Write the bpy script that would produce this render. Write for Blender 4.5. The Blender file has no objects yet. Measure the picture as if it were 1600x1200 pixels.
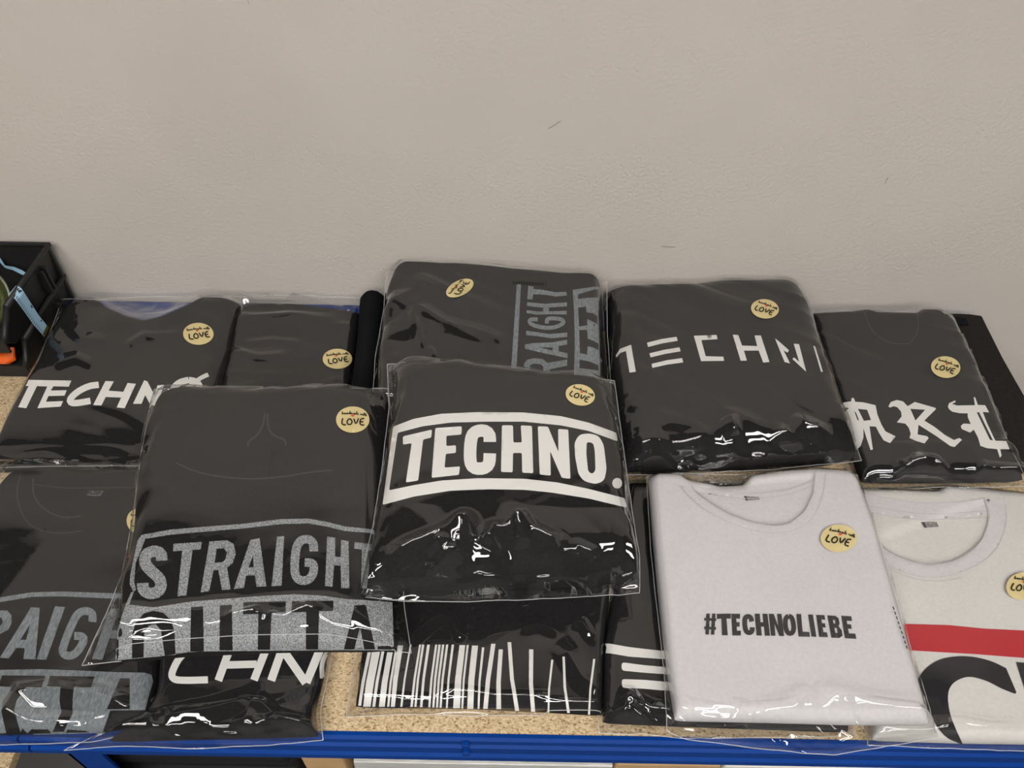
import bpy, bmesh, math, random
import numpy as np
from mathutils import Vector, Matrix
from mathutils.bvhtree import BVHTree
from mathutils.geometry import delaunay_2d_cdt

SC = bpy.context.scene
COL = SC.collection
random.seed(7)

# ------------------------------------------------------------------ camera
FPX, CX, CY = 1230.0, 800.0, 600.0
PITCH, ROLL = math.radians(47.0), math.radians(1.0)
CAM = np.array((0.0, -0.258, 0.75))
_f = np.array((0, math.cos(PITCH), -math.sin(PITCH)))
_u0 = np.array((0, math.sin(PITCH), math.cos(PITCH)))
_r0 = np.array((1.0, 0, 0))
_r = _r0 * math.cos(ROLL) + _u0 * math.sin(ROLL)
_u = _u0 * math.cos(ROLL) - _r0 * math.sin(ROLL)
cam_data = bpy.data.cameras.new('camera')
cam = bpy.data.objects.new('camera', cam_data)
COL.objects.link(cam)
cam_data.sensor_width = 36.0
cam_data.lens = 36.0 * FPX / 1600.0
cam_data.clip_start = 0.01
M = Matrix(((_r[0], _u[0], -_f[0], CAM[0]), (_r[1], _u[1], -_f[1], CAM[1]), (_r[2], _u[2], -_f[2], CAM[2]), (0, 0, 0, 1)))
cam.matrix_world = M
SC.camera = cam

# ------------------------------------------------------------------ world, exposure
W = bpy.data.worlds.new('world')
SC.world = W
W.use_nodes = True
W.node_tree.nodes['Background'].inputs[0].default_value = (0.9, 0.93, 1.0, 1)
W.node_tree.nodes['Background'].inputs[1].default_value = 0.05
SC.view_settings.view_transform = 'Standard'
SC.view_settings.look = 'None'
SC.view_settings.gamma = 1.0
SC.view_settings.exposure = 0.0
SC.view_settings.use_curve_mapping = False
SC.cycles.transparent_max_bounces = 32
SC.cycles.max_bounces = 10
SC.cycles.caustics_reflective = False

LAMP = 16.5          # radiance of the ceiling tubes
CEIL_Z = 1.85
WALL_Y = 0.592


# ------------------------------------------------------------------ pixel <-> space helpers
def ray(x, y):
    d = _f + _r * ((x - CX) / FPX) - _u * ((y - CY) / FPX)
    return d / np.linalg.norm(d)


def unproj(x, y, z):
    d = ray(x, y)
    t = (z - CAM[2]) / d[2]
    return CAM + d * t


def unproj_y(x, y, Y):
    d = ray(x, y)
    return CAM + d * ((Y - CAM[1]) / d[1])


def proj(P):
    P = np.asarray(P, float) - CAM
    dz = P @ _f
    return np.stack((CX + FPX * (P @ _r) / dz, CY - FPX * (P @ _u) / dz), -1)


def Z(ox, oy, s):
    return lambda pts: [(ox + x / s, oy + y / s) for x, y in pts]


# ------------------------------------------------------------------ materials
MATS = {}


def new_mat(name):
    m = bpy.data.materials.new(name)
    m.use_nodes = True
    nt = m.node_tree
    for n in list(nt.nodes):
        nt.nodes.remove(n)
    return m, nt, nt.nodes.new('ShaderNodeOutputMaterial')


def node(nt, typ, **kw):
    n = nt.nodes.new(typ)
    for k, v in kw.items():
        setattr(n, k, v)
    return n


def surface(name, col, rough=0.8, spec=0.3, col2=None, scale=50, bump=0.0, bscale=None, detail=3, metallic=0, stretch=None, ramp=(0.35, 0.65)):
    m, nt, out = new_mat(name)
    b = node(nt, 'ShaderNodeBsdfPrincipled')
    b.inputs['Base Color'].default_value = (*col, 1)
    b.inputs['Roughness'].default_value = rough
    b.inputs['Specular IOR Level'].default_value = spec
    b.inputs['Metallic'].default_value = metallic
    tc = node(nt, 'ShaderNodeTexCoord')
    mp = node(nt, 'ShaderNodeMapping')
    nt.links.new(tc.outputs['Object'], mp.inputs[0])
    if stretch:
        mp.inputs['Scale'].default_value = stretch
    if col2 is not None:
        nz = node(nt, 'ShaderNodeTexNoise')
        nz.inputs['Scale'].default_value = scale
        nz.inputs['Detail'].default_value = detail
        nt.links.new(mp.outputs[0], nz.inputs['Vector'])
        cr = node(nt, 'ShaderNodeValToRGB')
        cr.color_ramp.elements[0].position = ramp[0]
        cr.color_ramp.elements[1].position = ramp[1]
        cr.color_ramp.elements[0].color = (*col, 1)
        cr.color_ramp.elements[1].color = (*col2, 1)
        nt.links.new(nz.outputs[0], cr.inputs[0])
        nt.links.new(cr.outputs[0], b.inputs['Base Color'])
    if bump:
        nb = node(nt, 'ShaderNodeTexNoise')
        nb.inputs['Scale'].default_value = bscale or scale
        nb.inputs['Detail'].default_value = 4
        nt.links.new(mp.outputs[0], nb.inputs['Vector'])
        bp = node(nt, 'ShaderNodeBump')
        bp.inputs['Strength'].default_value = bump
        bp.inputs['Distance'].default_value = 0.002
        nt.links.new(nb.outputs[0], bp.inputs['Height'])
        nt.links.new(bp.outputs[0], b.inputs['Normal'])
    nt.links.new(b.outputs[0], out.inputs[0])
    MATS[name] = m
    return m


surface('wall_paint', (0.56, 0.515, 0.47), 0.85, 0.2, (0.585, 0.54, 0.495), 6, 0.5, 230)
surface('ceiling_paint', (0.10, 0.10, 0.10), 0.9, 0.1)
surface('floor_concrete', (0.12, 0.115, 0.11), 0.8, 0.2, (0.16, 0.155, 0.15), 6)
surface('far_wall_paint', (0.10, 0.10, 0.10), 0.9, 0.1)
surface('black_cotton', (0.0115, 0.0105, 0.011), 0.95, 0.12, (0.017, 0.0155, 0.016), 420, 0.05, 900)
surface('white_cotton', (0.585, 0.565, 0.58), 0.92, 0.12, (0.625, 0.605, 0.615), 300, 0.15, 700)
surface('cream_cotton', (0.615, 0.595, 0.57), 0.92, 0.12, (0.655, 0.635, 0.61), 300, 0.15, 700)
surface('matte_black_cloth', (0.006, 0.006, 0.0075), 0.97, 0.08, (0.010, 0.010, 0.012), 500, 0.3, 900)
surface('brown_black_cloth', (0.017, 0.0145, 0.0135), 0.95, 0.1, (0.022, 0.019, 0.018), 300, 0.3, 700)
surface('white_print', (0.74, 0.725, 0.70), 0.55, 0.3)
surface('grey_flock_print', (0.12, 0.128, 0.135), 0.75, 0.3, (0.36, 0.375, 0.385), 900, 0, None, 2, 0, None, (0.38, 0.62))
surface('blue_grey_print', (0.12, 0.138, 0.15), 0.75, 0.3, (0.21, 0.235, 0.25), 700, 0, None, 2, 0, (1, .3, 1), (0.35, 0.65))
surface('black_print', (0.017, 0.015, 0.018), 0.5, 0.3)
surface('red_print', (0.46, 0.016, 0.027), 0.55, 0.3)
surface('gold_paper', (0.60, 0.49, 0.24), 0.45, 0.4, (0.64, 0.53, 0.27), 60)
surface('dark_ink', (0.02, 0.017, 0.012), 0.6, 0.2)
surface('red_ink', (0.62, 0.07, 0.04), 0.6, 0.2)
surface('tag_grey', (0.13, 0.12, 0.12), 0.7, 0.2, (0.3, 0.29, 0.29), 800)
surface('tag_black', (0.03, 0.029, 0.03), 0.6, 0.3)
surface('seam_grey', (0.045, 0.042, 0.042), 0.9, 0.1)  # own dark grey of seams and drawstrings, slightly lighter than the black cotton
surface('stitch_grey', (0.52, 0.50, 0.51), 0.9, 0.1)
surface('blue_steel', (0.0015, 0.034, 0.20), 0.45, 0.08, (0.0018, 0.038, 0.22), 12, 0.04, 60)
surface('pale_blue_steel', (0.10, 0.22, 0.55), 0.4, 0.5, (0.13, 0.25, 0.58), 12)
surface('bin_plastic', (0.012, 0.0115, 0.012), 0.5, 0.4, (0.015, 0.0145, 0.015), 40, 0.15, 500)
surface('tape_blue', (0.34, 0.55, 0.72), 0.5, 0.4)
surface('tape_green', (0.16, 0.19, 0.06), 0.4, 0.5, (0.22, 0.25, 0.10), 25)
surface('tape_core', (0.55, 0.58, 0.40), 0.6, 0.3)
surface('orange_plastic', (0.85, 0.13, 0.012), 0.4, 0.4)
surface('brass', (0.22, 0.19, 0.06), 0.4, 0.5, None, 50, 0, None, 3, 0.7)
surface('cardboard', (0.42, 0.27, 0.13), 0.85, 0.2, (0.47, 0.31, 0.16), 25, 0.1, 120)
surface('blue_ink', (0.05, 0.09, 0.25), 0.7, 0.2)
surface('white_card', (0.7, 0.68, 0.64), 0.6, 0.3)
surface('grey_sleeve', (0.42, 0.42, 0.40), 0.3, 0.5, (0.6, 0.6, 0.58), 30, 0.2, 60, 3, 0, (1, 8, 30))
surface('dark_stack', (0.01, 0.01, 0.011), 0.7, 0.2)
surface('scuff_grey', (0.25, 0.235, 0.22), 0.9, 0.1)
surface('fixture_white', (0.6, 0.6, 0.6), 0.5, 0.3)


def chip_mat():
    m, nt, out = new_mat('chipboard')
    b = node(nt, 'ShaderNodeBsdfPrincipled')
    b.inputs['Roughness'].default_value = 0.85
    b.inputs['Specular IOR Level'].default_value = 0.2
    tc = node(nt, 'ShaderNodeTexCoord')
    mp = node(nt, 'ShaderNodeMapping')
    mp.inputs['Scale'].default_value = (1, 1.5, 1)
    nt.links.new(tc.outputs['Object'], mp.inputs[0])
    vo = node(nt, 'ShaderNodeTexVoronoi')
    vo.inputs['Scale'].default_value = 500
    nt.links.new(mp.outputs[0], vo.inputs['Vector'])
    sep = node(nt, 'ShaderNodeSeparateColor')
    nt.links.new(vo.outputs['Color'], sep.inputs[0])
    cr = node(nt, 'ShaderNodeValToRGB')
    e = cr.color_ramp.elements
    e[0].position, e[0].color = 0.0, (0.20, 0.125, 0.055, 1)
    e[1].position, e[1].color = 1.0, (0.68, 0.54, 0.36, 1)
    for p, c in ((0.12, (0.40, 0.29, 0.16, 1)), (0.5, (0.54, 0.41, 0.25, 1)), (0.8, (0.60, 0.46, 0.29, 1))):
        k = e.new(p)
        k.color = c
    nt.links.new(sep.outputs[0], cr.inputs[0])
    nz = node(nt, 'ShaderNodeTexNoise')
    nz.inputs['Scale'].default_value = 260
    nt.links.new(mp.outputs[0], nz.inputs['Vector'])
    bp = node(nt, 'ShaderNodeBump')
    bp.inputs['Strength'].default_value = 0.3
    bp.inputs['Distance'].default_value = 0.001
    nt.links.new(nz.outputs[0], bp.inputs['Height'])
    nt.links.new(bp.outputs[0], b.inputs['Normal'])
    nt.links.new(cr.outputs[0], b.inputs['Base Color'])
    nt.links.new(b.outputs[0], out.inputs[0])
    MATS['chipboard'] = m


chip_mat()


def film_mat():
    # thin clear film: both faces of the sheet reflect (2F/(1+F)), the rest passes straight through
    m, nt, out = new_mat('clear_film')
    ge = node(nt, 'ShaderNodeNewGeometry')
    dt = node(nt, 'ShaderNodeVectorMath', operation='DOT_PRODUCT')
    nt.links.new(ge.outputs['Incoming'], dt.inputs[1])
    ab = node(nt, 'ShaderNodeMath', operation='ABSOLUTE')
    nt.links.new(dt.outputs['Value'], ab.inputs[0])
    om = node(nt, 'ShaderNodeMath', operation='SUBTRACT')
    om.inputs[0].default_value = 1.0
    nt.links.new(ab.outputs[0], om.inputs[1])
    pw = node(nt, 'ShaderNodeMath', operation='POWER')
    pw.inputs[1].default_value = 5.0
    nt.links.new(om.outputs[0], pw.inputs[0])
    fr = node(nt, 'ShaderNodeMath', operation='MULTIPLY_ADD')
    fr.inputs[1].default_value = 0.958
    fr.inputs[2].default_value = 0.042
    nt.links.new(pw.outputs[0], fr.inputs[0])
    a = node(nt, 'ShaderNodeMath', operation='MULTIPLY')
    a.inputs[1].default_value = 2.0
    b = node(nt, 'ShaderNodeMath', operation='ADD')
    b.inputs[1].default_value = 1.0
    d = node(nt, 'ShaderNodeMath', operation='DIVIDE')
    nt.links.new(fr.outputs[0], a.inputs[0])
    nt.links.new(fr.outputs[0], b.inputs[0])
    nt.links.new(a.outputs[0], d.inputs[0])
    nt.links.new(b.outputs[0], d.inputs[1])
    tc = node(nt, 'ShaderNodeTexCoord')
    nz = node(nt, 'ShaderNodeTexNoise')
    nz.inputs['Scale'].default_value = 38
    nz.inputs['Detail'].default_value = 2
    nt.links.new(tc.outputs['Object'], nz.inputs['Vector'])
    bp = node(nt, 'ShaderNodeBump')
    bp.inputs['Strength'].default_value = 0.12
    bp.inputs['Distance'].default_value = 0.003
    nt.links.new(nz.outputs[0], bp.inputs['Height'])
    tr = node(nt, 'ShaderNodeBsdfTransparent')
    tr.inputs[0].default_value = (0.985, 0.985, 0.985, 1)
    gl = node(nt, 'ShaderNodeBsdfGlossy')
    gl.inputs['Color'].default_value = (1, 1, 1, 1)
    gl.inputs['Roughness'].default_value = 0.035
    nt.links.new(bp.outputs[0], gl.inputs['Normal'])
    nt.links.new(bp.outputs[0], dt.inputs[0])
    mx = node(nt, 'ShaderNodeMixShader')
    nt.links.new(d.outputs[0], mx.inputs[0])
    nt.links.new(tr.outputs[0], mx.inputs[1])
    nt.links.new(gl.outputs[0], mx.inputs[2])
    nt.links.new(mx.outputs[0], out.inputs[0])
    MATS['clear_film'] = m


film_mat()


def seal_mat():
    m, nt, out = new_mat('film_edge')
    tr = node(nt, 'ShaderNodeBsdfTransparent')
    b = node(nt, 'ShaderNodeBsdfPrincipled')
    b.inputs['Base Color'].default_value = (0.75, 0.75, 0.75, 1)
    b.inputs['Roughness'].default_value = 0.12
    b.inputs['Specular IOR Level'].default_value = 0.9
    mx = node(nt, 'ShaderNodeMixShader')
    mx.inputs[0].default_value = 0.42
    nt.links.new(tr.outputs[0], mx.inputs[1])
    nt.links.new(b.outputs[0], mx.inputs[2])
    nt.links.new(mx.outputs[0], out.inputs[0])
    MATS['film_edge'] = m


seal_mat()


def lamp_mat():
    m, nt, out = new_mat('lamp_glow')
    e = node(nt, 'ShaderNodeEmission')
    e.inputs[0].default_value = (1.0, 0.965, 0.92, 1)
    e.inputs[1].default_value = LAMP
    nt.links.new(e.outputs[0], out.inputs[0])
    MATS['lamp_glow'] = m


lamp_mat()


# ------------------------------------------------------------------ object helpers
def root(name, label, cat, loc=(0, 0, 0), group=None):
    o = bpy.data.objects.new(name, None)
    COL.objects.link(o)
    o.location = loc
    o.empty_display_size = 0.02
    o['label'] = label
    o['category'] = cat
    if group:
        o['group'] = group
    return o


def base_of(o):
    p = Vector((0, 0, 0))
    while o is not None:
        p += o.location
        o = o.parent
    return p


def mk(name, verts, faces, mat, parent=None, smooth=True, kind=None, label=None):
    off = base_of(parent) if parent else Vector((0, 0, 0))
    me = bpy.data.meshes.new(name)
    V = np.asarray(verts, float) - np.array(off)
    me.from_pydata(V.tolist(), [], [list(map(int, f)) for f in faces])
    me.materials.append(MATS[mat])
    if smooth:
        me.polygons.foreach_set('use_smooth', [True] * len(me.polygons))
    me.update()
    o = bpy.data.objects.new(name, me)
    COL.objects.link(o)
    if parent:
        o.parent = parent
    if kind:
        o['kind'] = kind
    if label:
        o['label'] = label
    return o


def tag(o, label, cat, group=None):
    o['label'] = label
    o['category'] = cat
    if group:
        o['group'] = group
    return o


def box_vf(x0, x1, y0, y1, z0, z1, bev=0.0):
    bm = bmesh.new()
    bmesh.ops.create_cube(bm, size=1)
    bmesh.ops.scale(bm, vec=(x1 - x0, y1 - y0, z1 - z0), verts=bm.verts)
    bmesh.ops.translate(bm, vec=((x0 + x1) / 2, (y0 + y1) / 2, (z0 + z1) / 2), verts=bm.verts)
    if bev:
        bmesh.ops.bevel(bm, geom=bm.edges[:], offset=bev, segments=2, affect='EDGES', profile=0.5)
    bm.verts.index_update()
    v = [tuple(p.co) for p in bm.verts]
    f = [[q.index for q in p.verts] for p in bm.faces]
    bm.free()
    return v, f


def join_vf(parts):
    V, F = [], []
    for v, f in parts:
        n = len(V)
        V += [tuple(p) for p in v]
        F += [[i + n for i in q] for q in f]
    return V, F


def extrude_x(profile, x0, x1):
    """closed (y,z) profile swept along x"""
    n = len(profile)
    V = [(x0, y, z) for y, z in profile] + [(x1, y, z) for y, z in profile]
    F = [[i, (i + 1) % n, n + (i + 1) % n, n + i] for i in range(n)]
    F += [list(range(n))[::-1], list(range(n, 2 * n))]
    return V, F


def tube_vf(path, r, n=8, closed=False):
    path = [np.array(p, float) for p in path]
    V, F = [], []
    for i, p in enumerate(path):
        a = path[max(i - 1, 0)]
        b = path[min(i + 1, len(path) - 1)]
        t = b - a
        t /= np.linalg.norm(t) + 1e-12
        s = np.cross(t, (0, 0, 1.0))
        if np.linalg.norm(s) < 1e-3:
            s = np.array((1.0, 0, 0))
        s /= np.linalg.norm(s)
        q = np.cross(s, t)
        for k in range(n):
            an = 2 * math.pi * k / n
            V.append(p + r * (math.cos(an) * s + math.sin(an) * q))
    for i in range(len(path) - 1):
        for k in range(n):
            F.append([i * n + k, i * n + (k + 1) % n, (i + 1) * n + (k + 1) % n, (i + 1) * n + k])
    F.append(list(range(n))[::-1])
    F.append([(len(path) - 1) * n + k for k in range(n)])
    return V, F


# ------------------------------------------------------------------ noise
def hash2(ix, iy, seed):
    h = (ix * 374761393 + iy * 668265263 + seed * 974634777) & 0xFFFFFFFF
    h = ((h ^ (h >> 13)) * 1274126177) & 0xFFFFFFFF
    return ((h ^ (h >> 16)) & 0xFFFF) / 65535.0


def vnoise(x, y, seed=0):
    """smooth value noise in -1..1"""
    ix, iy = np.floor(x).astype(np.int64), np.floor(y).astype(np.int64)
    fx, fy = x - ix, y - iy
    fx, fy = fx * fx * (3 - 2 * fx), fy * fy * (3 - 2 * fy)
    a, b = hash2(ix, iy, seed), hash2(ix + 1, iy, seed)
    c, d = hash2(ix, iy + 1, seed), hash2(ix + 1, iy + 1, seed)
    return 2 * ((a * (1 - fx) + b * fx) * (1 - fy) + (c * (1 - fx) + d * fx) * fy) - 1


def facet(x, y, seed=0):
    """piecewise linear noise on a triangle lattice: flat facets with sharp creases, -1..1"""
    wx = x + 0.35 * vnoise(x * 0.7 + 3.1, y * 0.7, seed + 5)
    wy = y + 0.35 * vnoise(x * 0.7, y * 0.7 + 7.7, seed + 6)
    ix, iy = np.floor(wx).astype(np.int64), np.floor(wy).astype(np.int64)
    fx, fy = wx - ix, wy - iy
    a, b = hash2(ix, iy, seed), hash2(ix + 1, iy, seed)
    c, d = hash2(ix, iy + 1, seed), hash2(ix + 1, iy + 1, seed)
    lo = a + fx * (b - a) + fy * (c - a)
    hi = d + (1 - fx) * (c - d) + (1 - fy) * (b - d)
    return 2 * np.where(fx + fy < 1, lo, hi) - 1


# ------------------------------------------------------------------ patches
def resample(pts, n):
    p = np.array(pts, float)
    d = np.concatenate(([0], np.cumsum(np.linalg.norm(np.diff(p, axis=0), axis=1))))
    t = np.linspace(0, d[-1], n)
    return np.stack((np.interp(t, d, p[:, 0]), np.interp(t, d, p[:, 1])), -1)


def smooth_line(pts, k=3):
    p = np.array(pts, float)
    for _ in range(k):
        q = p.copy()
        q[1:-1] = 0.25 * p[:-2] + 0.5 * p[1:-1] + 0.25 * p[2:]
        p = q
    return p


def patch(top, right, bottom, left, z, nu, nv, us=None, vs=None):
    """Coons patch over four traced sides; corner heights z = TL,TR,BR,BL"""
    zTL, zTR, zBR, zBL = z
    N = 121
    def side(pts, za, zb):
        p = smooth_line(resample(pts, N), 2)
        return np.array([unproj(p[i, 0], p[i, 1], za + (zb - za) * i / (N - 1)) for i in range(N)])
    T, B = side(top, zTL, zTR), side(bottom, zBL, zBR)
    L, R = side(left, zTL, zBL), side(right, zTR, zBR)
    us = np.linspace(0, 1, nu) if us is None else us
    vs = np.linspace(0, 1, nv) if vs is None else vs
    tt = np.linspace(0, 1, N)
    it = lambda C, s: np.stack([np.interp(s, tt, C[:, k]) for k in range(3)], -1)
    Tu, Bu, Lv, Rv = it(T, us), it(B, us), it(L, vs), it(R, vs)
    tl, tr, br, bl = (T[0] + L[0]) / 2, (T[-1] + R[0]) / 2, (B[-1] + R[-1]) / 2, (B[0] + L[-1]) / 2
    U, V = np.meshgrid(us, vs)
    U, V = U[..., None], V[..., None]
    P = (1 - V) * Tu[None] + V * Bu[None] + (1 - U) * Lv[:, None] + U * Rv[:, None] \
        - ((1 - U) * (1 - V) * tl + U * (1 - V) * tr + U * V * br + (1 - U) * V * bl)
    P[..., 1] = np.minimum(P[..., 1], WALL_Y - .002)
    return P, U[..., 0], V[..., 0]


def grid_faces(nu, nv, off=0, flip=False):
    F = []
    for j in range(nv - 1):
        for i in range(nu - 1):
            a = off + j * nu + i
            q = [a, a + nu, a + nu + 1, a + 1]
            F.append(q[::-1] if flip else q)
    return F


def inside(poly, pts):
    poly = np.asarray(poly, float)
    x, y = pts[:, 0], pts[:, 1]
    r = np.zeros(len(pts), bool)
    n = len(poly)
    j = n - 1
    for i in range(n):
        xi, yi = poly[i]
        xj, yj = poly[j]
        c = ((yi > y) != (yj > y))
        with np.errstate(divide='ignore', invalid='ignore'):
            xx = (xj - xi) * (y - yi) / (yj - yi + 1e-15) + xi
        r ^= c & (x < xx)
        j = i
    return r


def seg_dist(pts, line):
    """distance of pts (n,2) to a polyline and position 0..1 along it"""
    line = np.asarray(line, float)
    best = np.full(len(pts), 1e9)
    pos = np.zeros(len(pts))
    m = len(line) - 1
    for i in range(m):
        a, b = line[i], line[i + 1]
        ab = b - a
        t = np.clip(((pts - a) @ ab) / (ab @ ab + 1e-12), 0, 1)
        d = np.linalg.norm(pts - (a + t[:, None] * ab), axis=1)
        s = d < best
        best[s] = d[s]
        pos[s] = (i + t[s]) / m
    return best, pos


# ------------------------------------------------------------------ flat prints laid on a surface
def round_poly(pts, r, n=3):
    pts = [np.array(p, float) for p in pts]
    out = []
    N = len(pts)
    for i in range(N):
        a, p, b = pts[i - 1], pts[i], pts[(i + 1) % N]
        la, lb = np.linalg.norm(a - p), np.linalg.norm(b - p)
        k = min(r, la * 0.45, lb * 0.45)
        p0, p1 = p + (a - p) / (la + 1e-9) * k, p + (b - p) / (lb + 1e-9) * k
        for j in range(n + 1):
            t = j / n
            out.append(tuple((1 - t) ** 2 * p0 + 2 * t * (1 - t) * p + t * t * p1))
    return out


def curve(pts, k=6):
    """open Catmull-Rom curve through the points"""
    p = np.array([pts[0]] + list(pts) + [pts[-1]], float)
    out = []
    for i in range(1, len(p) - 2):
        for j in range(k):
            t = j / k
            a, b, c, d = p[i - 1], p[i], p[i + 1], p[i + 2]
            out.append(tuple(0.5 * ((2 * b) + (c - a) * t + (2 * a - 5 * b + 4 * c - d) * t * t + (3 * b - a - 3 * c + d) * t ** 3)))
    out.append(tuple(p[-1]))
    return out


def densify(loop, step):
    out = []
    n = len(loop)
    for i in range(n):
        a, b = np.array(loop[i], float), np.array(loop[(i + 1) % n], float)
        k = max(1, int(np.ceil(np.linalg.norm(b - a) / step)))
        for j in range(k):
            out.append(tuple(a + (b - a) * j / k))
    return out


def stroke(path, w, n=None, closed=False):
    """thick line -> ('strip', left points, right points)"""
    p = np.array(path, float)
    if closed:
        p = np.vstack((p, p[:1]))
    for _ in range(2):                                    # corner cutting
        q = [p[0]]
        for i in range(len(p) - 1):
            q += [0.75 * p[i] + 0.25 * p[i + 1], 0.25 * p[i] + 0.75 * p[i + 1]]
        q.append(p[-1])
        p = np.array(q)
    L = np.sum(np.linalg.norm(np.diff(p, axis=0), axis=1))
    n = n or max(4, int(L / max(2.0, w * 0.25)))
    n = min(n, 60)
    p = resample(p, n)
    t = np.gradient(p, axis=0)
    if closed:
        t[0] = t[-1] = p[1] - p[-2]
    t /= np.linalg.norm(t, axis=1)[:, None] + 1e-9
    nn = np.stack((-t[:, 1], t[:, 0]), -1) * w / 2
    return ('strip', p + nn, p - nn)


def ellipse(cx, cy, rx, ry, n=28, rot=0):
    c, s = math.cos(rot), math.sin(rot)
    return [(cx + rx * math.cos(a) * c - ry * math.sin(a) * s, cy + rx * math.cos(a) * s + ry * math.sin(a) * c)
            for a in (2 * math.pi * k / n for k in range(n))]


def decal(name, shapes, bvh, off, mat, parent, step=6.0, label=None):
    """shapes: list of [outer, hole, ...] loops or strips, in photo pixels, laid on the surface seen there"""
    V, F = [], []
    o = Vector(CAM)

    def hit(x, y):
        d = Vector(ray(x, y))
        h, nrm, _, _ = bvh.ray_cast(o, d)
        if h is None:
            return None
        if nrm.dot(d) > 0:
            nrm = -nrm
        return np.array(h + nrm * off * 0.6 - d * off * 0.6)
    for sh in shapes:
        if sh[0] == 'strip':
            A, B = sh[1], sh[2]
            cols = 2 if np.linalg.norm(A[0] - B[0]) < step else 4
            idx = []
            for i in range(len(A)):
                rowi = []
                for c in range(cols):
                    q = A[i] + (B[i] - A[i]) * c / (cols - 1)
                    h = hit(*q)
                    rowi.append(None if h is None else len(V))
                    if h is not None:
                        V.append(h)
                idx.append(rowi)
            for i in range(len(idx) - 1):
                for c in range(cols - 1):
                    q = [idx[i][c], idx[i][c + 1], idx[i + 1][c + 1], idx[i + 1][c]]
                    if None not in q:
                        F.append(q)
            continue
        loops = [densify(l, step) for l in sh]
        pts, edges = [], []
        for l in loops:
            b = len(pts)
            pts += l
            edges += [(b + i, b + (i + 1) % len(l)) for i in range(len(l))]
        P = np.array(pts)
        x0, y0 = P.min(0)
        x1, y1 = P.max(0)
        gx, gy = np.meshgrid(np.arange(x0 + step, x1, step * 1.3), np.arange(y0 + step, y1, step * 1.3))
        g = np.stack((gx.ravel(), gy.ravel()), -1)
        if len(g):
            k = np.zeros(len(g), bool)
            for l in loops:
                k ^= inside(l, g)
            dmin = np.array([np.min(np.linalg.norm(P - q, axis=1)) for q in g]) if len(g) else []
            g = g[k & (dmin > step * 0.45)]
        allp = [Vector(p) for p in pts] + [Vector(p) for p in g]
        r = delaunay_2d_cdt(allp, edges, [], 0, 1e-4)
        vs, fs = r[0], r[2]
        vv = np.array([tuple(v) for v in vs])
        cen = np.array([vv[list(f)].mean(0) for f in fs])
        keep = np.zeros(len(fs), bool)
        for l in loops:
            keep ^= inside(l, cen)
        hid = [None] * len(vv)
        for f, kf in zip(fs, keep):
            if not kf:
                continue
            q = []
            for i in f:
                if hid[i] is None:
                    h = hit(*vv[i])
                    hid[i] = -1 if h is None else len(V)
                    if h is not None:
                        V.append(h)
                q.append(hid[i])
            if -1 not in q:
                F.append(q)
    if not F:
        return None
    return mk(name, V, F, mat, parent, smooth=True, label=label)


# ------------------------------------------------------------------ folded garment in a clear bag
def edge_spacing(n, k=0.75):
    t = np.linspace(0, 1, n)
    c = 0.5 - 0.5 * np.cos(math.pi * t)
    return (1 - k) * t + k * c


def garment(name, sides, z, T, rad, mat, parent, n=64, wr=0.0012, wscale=16, bulge=0.0, seed=1, dent=None, sag=0.0, sagr=0.0, label=None):
    us = edge_spacing(n)
    P, U, V = patch(*sides, z, n, n, us, us)
    Wd = np.linalg.norm(P[:, -1] - P[:, 0], axis=1).mean()
    Hd = np.linalg.norm(P[-1] - P[0], axis=1).mean()
    def rim(d):
        q = np.clip(d / rad, 0, 1)
        return np.sqrt(np.clip(1 - (1 - q) ** 2, 0, 1))
    prof = rim(np.minimum(U, 1 - U) * Wd) * rim(np.minimum(V, 1 - V) * Hd)
    X, Y = P[..., 0], P[..., 1]
    w = wr * (vnoise(X * wscale, Y * wscale * 1.4, seed) + 0.5 * vnoise(X * wscale * 2.3, Y * wscale * 2.1, seed + 1))
    top = P.copy()
    top[..., 2] += T / 2 * prof + bulge * np.sqrt(np.clip(np.sin(math.pi * U) * np.sin(math.pi * V), 0, 1)) * prof + w * prof - sag * np.clip((V - .42) / .58, 0, 1) ** 2 * prof - sagr * np.clip((U - .72) / .28, 0, 1) ** 2 * prof
    if dent is not None:
        px = proj(top.reshape(-1, 3))
        ins = inside(dent[0], px)
        d, _ = seg_dist(px, list(dent[0]) + [dent[0][0]])
        top.reshape(-1, 3)[:, 2] -= dent[1] * np.where(ins, np.clip(d / 5.0, 0, 1), 0)
    bot = P.copy()
    bot[..., 2] -= T / 2 * prof
    nu = nv = n
    verts = np.vstack((top.reshape(-1, 3), bot.reshape(-1, 3)))
    F = grid_faces(nu, nv)
    remap = np.arange(2 * n * n)
    for j in range(n):
        for i in range(n):
            if i in (0, n - 1) or j in (0, n - 1):
                remap[n * n + j * n + i] = j * n + i
    F += [[int(remap[k]) for k in f] for f in grid_faces(nu, nv, n * n, True)]
    used = sorted({k for f in F for k in f})
    inv = {k: i for i, k in enumerate(used)}
    verts = verts[used]
    F = [[inv[k] for k in f] for f in F]
    o = mk(name, verts, F, mat, parent, label=label)
    bvh = BVHTree.FromPolygons([tuple(v) for v in verts], F)
    return o, bvh


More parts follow.
